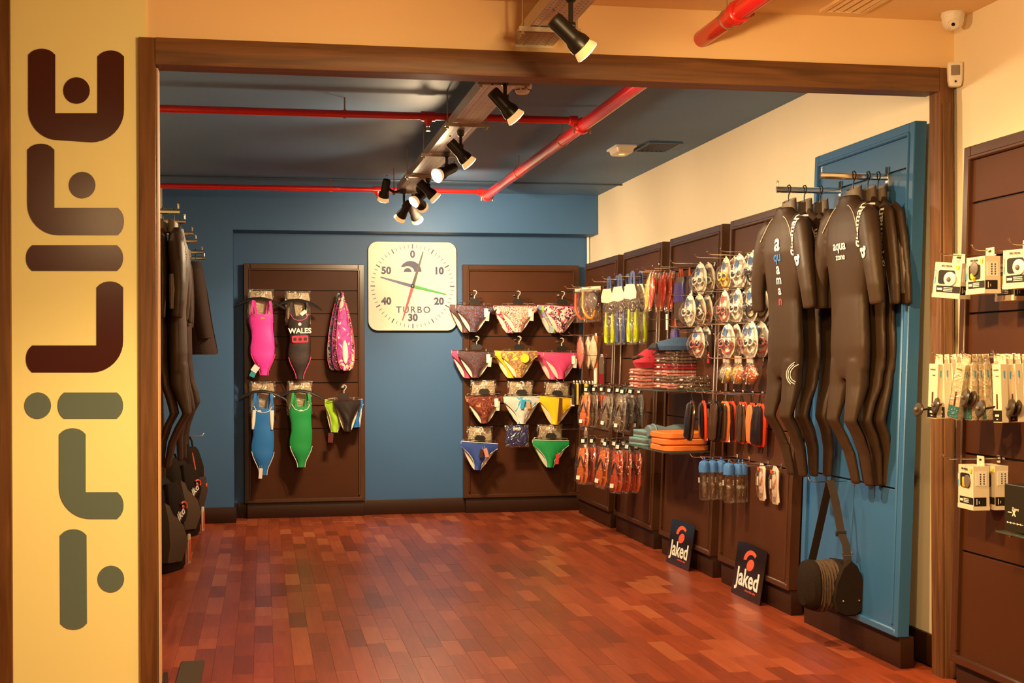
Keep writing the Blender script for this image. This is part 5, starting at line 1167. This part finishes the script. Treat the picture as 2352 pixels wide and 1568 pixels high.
# local: x towards the camera along the wall, -y away from the wall
def horiz(rows, n=20, e=2.5):      # rows: (y, cx, cz, rx, rz) along the -y axis
    return MB().rings([[(cx+rx*math.copysign(abs(cos(a))**(2/e), cos(a)), y, cz+rz*math.copysign(abs(sin(a))**(2/e), sin(a))) for a in [2*pi*i/n for i in range(n)]] for y, cx, cz, rx, rz in rows])
bz = -.50
horiz([(-.150, 0, bz-.01, .02, .03), (-.145, 0, bz-.01, .07, .085), (-.125, 0, bz, .105, .115), (-.10, 0, bz, .115, .122), (-.09, 0, bz, .112, .12)]).obj('end_cap', FABR, t)
wr = [(-.092+i*.0065, .003*sin(i*2.3), bz-.004+.004*sin(i*1.7), .110+.006*sin(i*2.9), .118+.006*sin(i*2.1+1)) for i in range(16)]
horiz(wr).obj('crinkled_middle', mat('crinkled_grey_fabric', (.085, .055, .034), .8, spec=.1, bump=.6, bscale=45), t)
horiz([(.006, 0, bz, .112, .118), (.02, 0, bz, .118, .125), (.075, 0, bz, .11, .115), (.088, 0, bz, .07, .08), (.092, 0, bz, .02, .03)]).obj('end_cap', FABR, t)
flap = [(0, .135), (-.05, .10), (-.095, .02), (-.11, -.06), (-.09, -.115), (-.04, -.135), (.03, -.135), (.085, -.11), (.105, -.05), (.09, .03), (.05, .10)]
MB().rings([[(.104+o_, .045+x*k_*.78, bz-.0+z*k_) for x, z in flap] for o_, k_ in ((0, 1), (.018, 1), (.028, .93))]).obj('flap', FABR, t)
for sx in (-.04, .04): MB().sphere((.134, .045+sx, bz-.06), .006, 8).obj('snap', BRONZE, t)
MB().rings([[(x-.002, y-.02, z), (x-.002, y+.02, z), (x+.002, y+.02, z), (x+.002, y-.02, z)] for x, y, z in ((0, .0, .003), (-.012, -.02, -.10), (-.03, -.06, -.30), (-.03, -.085, bz+.10))]).obj('strap', FABR, t)
st = MB().rings([[(x-.002, y-.02, z), (x-.002, y+.02, z), (x+.002, y+.02, z), (x+.002, y-.02, z)] for x, y, z in ((0, .0, .003), (.03, .015, -.10), (.06, .03, -.25), (.09, .04, bz+.20), (.105, .045, bz+.09))]).obj('strap', mat('brown_webbing', (.035, .020, .011), .7), t)
MB().cbox(.048, .062, .004, .056, -.262, -.236, .003).obj('slider_buckle', BLACKP, st)
MB().tube([(.094, .018, bz+.165), (.094, .068, bz+.165), (.098, .068, bz+.150), (.098, .018, bz+.150)], .003, 6, closed=True).obj('ring_buckle', CHROME, st)
# ================================================================== leaning sign boards
GLOSSB = mat('gloss_black_board', (.014, .010, .012), .12, spec=.7); NAVYREFL = mat('dark_navy_reflection', (.012, .012, .020), .15, spec=.6)
def board(label, bl_, br_, h):
    a, b = onZ(*bl_, 0), onZ(*br_, 0); w_ = (b-a).length; c = (a+b)/2; d = (b-a).normalized()
    rz = math.atan2(d.y, d.x)
    t = thing('sign_board', label, 'sign board', (c.x-.018, c.y, .0), rz, 'leaning sign boards')
    ln = R(-9)
    p = lambda nm, mb, m: mb.obj(nm, m, t, (0, 0, .001), (ln, 0, 0))
    n = 8; mbd = MB(); fr_, bk_ = [], []
    out = [(-w_/2, 0), (w_/2, 0), (w_/2, h)]+[(w_/2-w_*i/n, h-.010*sin(pi*i/n)*-1) for i in range(1, n)]+[(-w_/2, h)]
    p('board', MB().prism(out, -.002, .002), GLOSSB)
    p('navy_print_and_reflection', MB().prism([(-w_*.5, 0), (w_*.15, 0), (w_*.30, h*.45), (w_*.1, h*.9), (-w_*.18, h*.95), (-w_*.38, h*.5)], -.0026, -.0021), NAVYREFL)  # dark blue reflection in the gloss, painted on as a flat shape
    def tx(s_, size, m, x, z, sc, bold):
        o = text(s_, size, m, t, (0, 0, 0), (pi/2+ln, 0, 0), bold=bold, scale=sc)
        off = Vector((x, -.0034, z)); off.rotate(Matrix.Rotation(ln, 3, 'X')); o.location = off
        return o
    tx('Jaked', h*.47, WHITEPRINT, -w_*.0, h*.36, (w_/h*.76, 1, 1), h*.009)
    tx('more than skin', h*.062, CORAL, w_*.14, h*.155, (w_/h*.95, 1, 1), .0)
    cx_, cz_ = w_*.02, h*.67
    outer_ = [(cx_+w_*.24*cos(R(a_)), cz_+h*.03+h*.22*sin(R(a_))) for a_ in range(180, 44, -9)]
    inner_ = [(cx_+w_*.02+w_*.17*cos(R(a_)), cz_+h*.00+h*.17*sin(R(a_))) for a_ in range(50, 176, 9)]
    p('swoosh', MB().prism(outer_+inner_, -.0034, -.0026), CORAL)
    p('swoosh_dot', MB().prism([(cx_+w_*.01+w_*.115*cos(R(a_))+.03*w_*sin(R(a_)), cz_-h*.03+h*.115*sin(R(a_))) for a_ in range(0, 360, 15)], -.0034, -.0026), CORAL)
    return t
board('gloss black sign board with coral swoosh, leaning at the towel panel', (1536, 1289), (1588, 1312), .295)
board('gloss black sign board with coral swoosh, leaning at the goggle panel', (1686, 1359), (1752, 1391), .305)
# dark floor mat just inside the door frame
a, b, c, d = onZ(376, 1522, .0), onZ(470, 1521, .0), onZ(462, 1585, 0), onZ(362, 1585, 0)
t = thing('floor_mat', 'dark grey-brown mat on the planks beside the left door jamb', 'mat', (-.30, 5.75, 0))
MB().cbox(-.075, a.x+.30 + (b.x-a.x), -.30, b.y-5.75, 0, .010, .003).obj('mat', mat('dark_rubber_mat', (.05, .030, .016), .8, bump=.3, bscale=200), t)
MB().cbox(-.072, b.x+.297, -.297, b.y-5.753, .010, .012, .001).obj('pile', mat('dark_mat_pile', (.055, .034, .018), .9, bump=.5, bscale=400), t)
# ================================================================== boxed goods on the front right panel
BOXC = mat('cream_box_card', (.74, .64, .47), .45); BOXK = mat('black_box_print', (.018, .013, .011), .4); GREYD = mat('grey_disc', (.16, .13, .11), .4); BLUEPR = mat('pale_blue_print', (.30, .45, .60), .5)
YELD = mat('yellow_part', (.85, .50, .01), .4); BARC = mat('barcode_print', (.05, .04, .03), .6); TEALP = mat('teal_print', (.03, .25, .30), .5)
def pedal_box(label, kind=0, w=.130, h=.138, d=.066):
    t = thing('pedal_box', label, 'box', group='hanging pedal boxes')
    z0 = -.022
    MB().rings([[(-w/2, -d/2, z0-h), (w/2, -d/2, z0-h), (w/2, d/2, z0-h), (-w/2, d/2, z0-h)], [(-w/2+.002, -d/2+.002, z0), (w/2-.002, -d/2+.002, z0), (w/2-.002, d/2, z0), (-w/2+.002, d/2, z0)]]).obj('carton', BOXC, t, smooth=0)
    MB().box(-w/2-.001, w/2+.001, -d/2-.001, d/2+.001, z0-h-.002, z0-h+.014).obj('lid', BOXC, t, smooth=0)
    MB().prism([(-.030, z0), (.030, z0), (.028, .014), (-.028, .014)], d/2-.004, d/2-.002).obj('hang_tab', BOXC, t, smooth=0)
    MB().prism(rrect(-.010, .010, -.004, .004, .003), d/2-.0052, d/2-.004).obj('slot', BOXK, t, smooth=0)
    f = -d/2-.001
    MB().prism(rrect(-.042, .035, z0-.085, z0-.030, .010), f-.0006, f+.002).obj('window', BLACKP, t)
    if kind == 0:
        MB().lathe([(.028, 0), (.028, .004), (.024, .006), (0, .006)], (.016, f-.001, z0-.064), (0, -1, 0), 18).obj('pedal_plate', WHITEP, t); MB().sphere((.014, f-.006, z0-.066), .010, 10).obj('cleat_bolt', GREYD, t)
    elif kind == 1:
        MB().lathe([(.026, 0), (.026, .004), (.022, .006), (0, .006)], (.0, f-.001, z0-.044), (0, -1, 0), 18).obj('pedal_plate', GREYD, t); MB().tube([(-.014, f-.003, z0-.064), (-.010, f-.004, z0-.078), (.004, f-.003, z0-.084)], .008, 8).obj('yellow_part', YELD, t)
    else:
        MB().lathe([(.024, 0), (.024, .004), (0, .005)], (.020, f-.001, z0-.060), (0, -1, 0), 18).obj('pedal_plate', GREYD, t); MB().cbox(-.018, .002, f-.006, f, z0-.084, z0-.045, .003).obj('yellow_part', YELD, t)
    MB().box(-w*.36, w/2-.001, f-.0006, f+.001, z0-h+.020, z0-h+.046).obj('black_band', BOXK, t, smooth=0)
    for k_ in range(3): MB().box(-.012, .030, f-.0012, f, z0-h+.025+k_*.006, z0-h+.028+k_*.006).obj('print_line', PAPER, t, smooth=0)
    MB().box(-.042, -.018, f-.0012, f, z0-h+.028, z0-h+.037).obj('print_block', PAPER, t, smooth=0)
    text('SPD PEDAL', .011, BOXK, t, (-.004, f-.0006, z0-.014))
    MB().prism([(w/2-.028, z0-.010), (w/2-.010, z0-.010), (w/2-.014, z0-.026), (w/2-.024, z0-.026)], f-.0008, f+.001).obj('yellow_mark', mat('yellow_print', (.80, .62, .03), .5), t, smooth=0)
    MB().box(-w/2+.004, -w/2+.010, f-.0006, f+.001, z0-.085, z0-.030).obj('side_lettering', BLUEPR, t, smooth=0)
    x = w/2
    MB().box(x-.001, x+.0006, -.022, .022, z0-.075, z0-.022).obj('price_sticker', PAPER, t, smooth=0)
    for k_ in range(2):
        for j in range(5): MB().box(x, x+.0011, -.006+k_*.014, -.001+k_*.014, z0-.070+j*.009, z0-.064+j*.009).obj('barcode', BARC, t, smooth=0)
    MB().box(x-.001, x+.0006, -.030, .020, z0-h+.014, z0-h+.048).obj('black_band', BOXK, t, smooth=0)
    MB().box(x, x+.0011, -.020, -.017, z0-h+.020, z0-h+.042).box(x, x+.0011, -.010, -.008, z0-h+.024, z0-h+.034).obj('print_line', PAPER, t, smooth=0)
    return t
def slim_box(label, kind=0, disc_=None):
    t = thing('slim_box', label, 'box', group='slim hanging boxes')
    w, d, h, z0 = .050, .030, .215, -.026
    m = BOXC
    MB().cbox(-w/2, w/2, -d/2, d/2, z0-h, z0, .001).obj('carton', m, t, smooth=0)
    MB().prism([(-w*.42, z0), (w*.42, z0), (w*.36, .012), (-w*.36, .012)], d/2-.003, d/2-.001).obj('hang_tab', m, t, smooth=0)
    f = -d/2-.0004
    MB().box(-w/2, w/2, f-.0005, f+.001, z0-h+.004, z0-h+.045).obj('black_band', BOXK, t, smooth=0)
    MB().box(-.012, .010, f-.001, f, z0-h+.022, z0-h+.030).box(-.006, .004, f-.001, f, z0-h+.010, z0-h+.014).obj('print_block', PAPER, t, smooth=0)
    MB().box(-.004, .004, f-.0008, f+.001, z0-.165, z0-.110).obj('slot', mat('dark_red_slot', (.10, .02, .012), .5), t, smooth=0)
    MB().box(-.016, .012, f-.0008, f+.001, z0-.024, z0-.019).box(-.004, .012, f-.0008, f+.001, z0-.046, z0-.042).obj('print_line', GREYD, t, smooth=0)
    MB().box(w/2-.0006, w/2+.0006, -.003, .004, z0-.075, z0-.025).obj('side_lettering', BLUEPR, t, smooth=0)
    if kind == 1:
        MB().loft([(0, 0, z0-h-.004, w*.5, d*.5), (0, 0, z0-h+.01, w*.62, d*.75), (0, 0, z0-.06, w*.6, d*.7), (0, 0, z0, w*.56, d*.6), (0, 0, .012, w*.5, .006)], 16, 4).obj('film', CLEAR, t)
        MB().box(-w/2-.001, w/2+.001, f-.0012, f, z0-h+.004, z0-h+.05).obj('teal_band', TEALP, t, smooth=0)
    if disc_:
        dx, dz, r = disc_
        di = MB().lathe([(.0, .0), (r*.9, .001), (r, .006), (r*.85, .012), (0, .014)], (dx, -.038, z0-dz), (-.15, -1, .25), 20).obj('mirror_disc', mat('bronze_black_disc', (.045, .030, .020), .3), t)
        MB().sphere((dx, -.056, z0-dz+.004), .008, 10).obj('stud', GREYD, di); MB().tube([(dx*.2, -.012, z0-dz+.01), (dx*.6, -.022, z0-dz+.004), (dx, -.036, z0-dz)], .004, 6).obj('mirror_arm', BLACKP, di)
    return t
def fhook(desc, y, z, Xtip):
    hook('chrome hook on the front panel '+desc, (fx_face(z), y, z), RZ_, fx_face(z)-Xtip, 'chrome hooks on the front panel')
z = 1.80
y1 = onX(2287, 577, fx_face(z)).y; xt = onY(2157, 581, y1).x; y2 = onX(2232, 572, xt).y; y3 = onX(2317, 558, xt).y
for i, (y, n) in enumerate(((y1, 'with the leftmost pedal box'), (y2, 'with the second pedal box'), (y3, 'with the pedal boxes at the picture edge'))): fhook(n, y, z, xt)
def pl(t, px, y, z, rz=0., tilt=0.):
    t.location = (onY(px, 822.6-(z-.1-EYE)*FOC/(y+.4), y).x, y, z); t.rotation_euler = (0, tilt, RZ_+rz); return t
pl(pedal_box('cream pedal box facing out, leftmost in the top row', 0), 2192, y1, z-.008, .42, R(6))
pl(pedal_box('cream pedal box with yellow part and barcode side, second in top row', 1), 2258, y2, z-.004, 0.02)
pl(pedal_box('grey-cream pedal box half hidden, third in the top row', 2), 2325, y2-.02, z-.03, .0)
pl(pedal_box('bright cream pedal box cut by the picture edge, top row', 0), 2350, y3, z+.004, .25)
z = 1.40
fhook('with slim boxes, further row hook', y1, z, onY(2140, 822, y1).x); yy = y1-.16; fhook('with slim bagged boxes, middle hook', yy, z, onY(2210, 822, yy).x); yz = y1-.36; fhook('with slim boxes, nearest hook', yz, z, onY(2280, 822, yz).x)
DD = (.020, .185, .034)
for i, (px, y, kd, dc, rz, tl, nm) in enumerate(((2152, y1, 0, (-.045, .185, .030), .25, 3, 'leftmost cream slim box with a dark mirror disc'), (2168, y1, 0, (.01, .165, .034), .0, -2, 'second cream slim box with a dark mirror disc'), (2184, y1, 0, None, .1, -8, 'third cream slim box, leaning'),
        (2197, y1, 0, None, 0, 0, 'fourth cream slim box, mostly hidden'), (2216, yy, 1, None, .3, 12, 'shiny bagged slim box with teal base, leaning'), (2232, yy, 1, (.03, .13, .036), 0, 0, 'bagged slim box behind the leaning shiny one'), (2246, yy, 1, (.035, .135, .034), 0, 0, 'bagged slim box with two discs near the middle'),
        (2258, yy, 1, None, .1, -4, 'bagged slim box at the right of the bagged group'), (2282, yy, 0, None, 0, -8, 'cream slim box leaning beside the bagged group'), (2296, yz, 0, (-.06, .165, .034), .1, -2, 'cream slim box with a tilted brown disc'),
        (2312, yz, 0, None, .22, 5, 'large bright slim box in front of the row'), (2330, yz, 0, (.03, .165, .036), 0, -5, 'cream slim box with a disc near the picture edge'), (2347, yz, 0, (.02, .165, .032), 0, -6, 'cream slim box cut by the picture edge'))):
    pl(slim_box(nm+', middle row of the front panel', kd, dc), px, y, z-.004, rz, R(tl))
z = 1.0
y1b = onX(2296, 1052, fx_face(z)).y; fhook('with two pedal boxes, lower row', y1b, z, onY(2165, 1058, y1b).x)
pl(pedal_box('cream pedal box with yellow part, left one of the lower pair', 2, .130, .168), 2236, y1b, z-.004, -.06)
pl(pedal_box('cream pedal box with black base, right one of the lower pair', 1, .130, .168), 2283, y1b, z-.004, -.02)
# black carton at the picture edge
zc = .60
yc_ = onX(2320, 1150, 2.715).y
t = thing('black_carton', 'tall black carton with small white lettering at the right picture edge', 'box', (2.762, yc_-.15, .76), RZ_)
MB().cbox(-.15, .15, -.07, .07, 0, .17, .002).obj('carton', mat('dark_olive_carton', (.022, .018, .010), .35), t, smooth=0)
text('Deore', .016, PAPER, t, (-.075, -.0708, .082)); text('X', .030, PAPER, t, (-.085, -.0708, .066), bold=.0015)
MB().box(-.125, -.100, -.0712, -.0702, .066, .070).obj('print_line', PAPER, t, smooth=0)
for i in range(5): MB().lathe([(.004, 0), (0, .0008)], (-.13+i*.022, -.0702, .030), (0, -1, 0), 10).box(-.124+i*.022, -.113+i*.022, -.0710, -.0702, .029, .031).obj('print_dot', PAPER, t, smooth=0)
t = thing('glass_shelf', 'narrow shelf bracket under the black carton on the front panel', 'shelf', (fx_face(.755), yc_-.16, .755), RZ_)
MB().cbox(-.18, .18, -.17, -.002, -.006, 0, .001).obj('glass', GLASS, t)
for x_ in (-.12, .12): MB().cbox(x_-.005, x_+.005, -.15, 0, -.018, -.0065, .002).obj('bracket', CHROME, t)
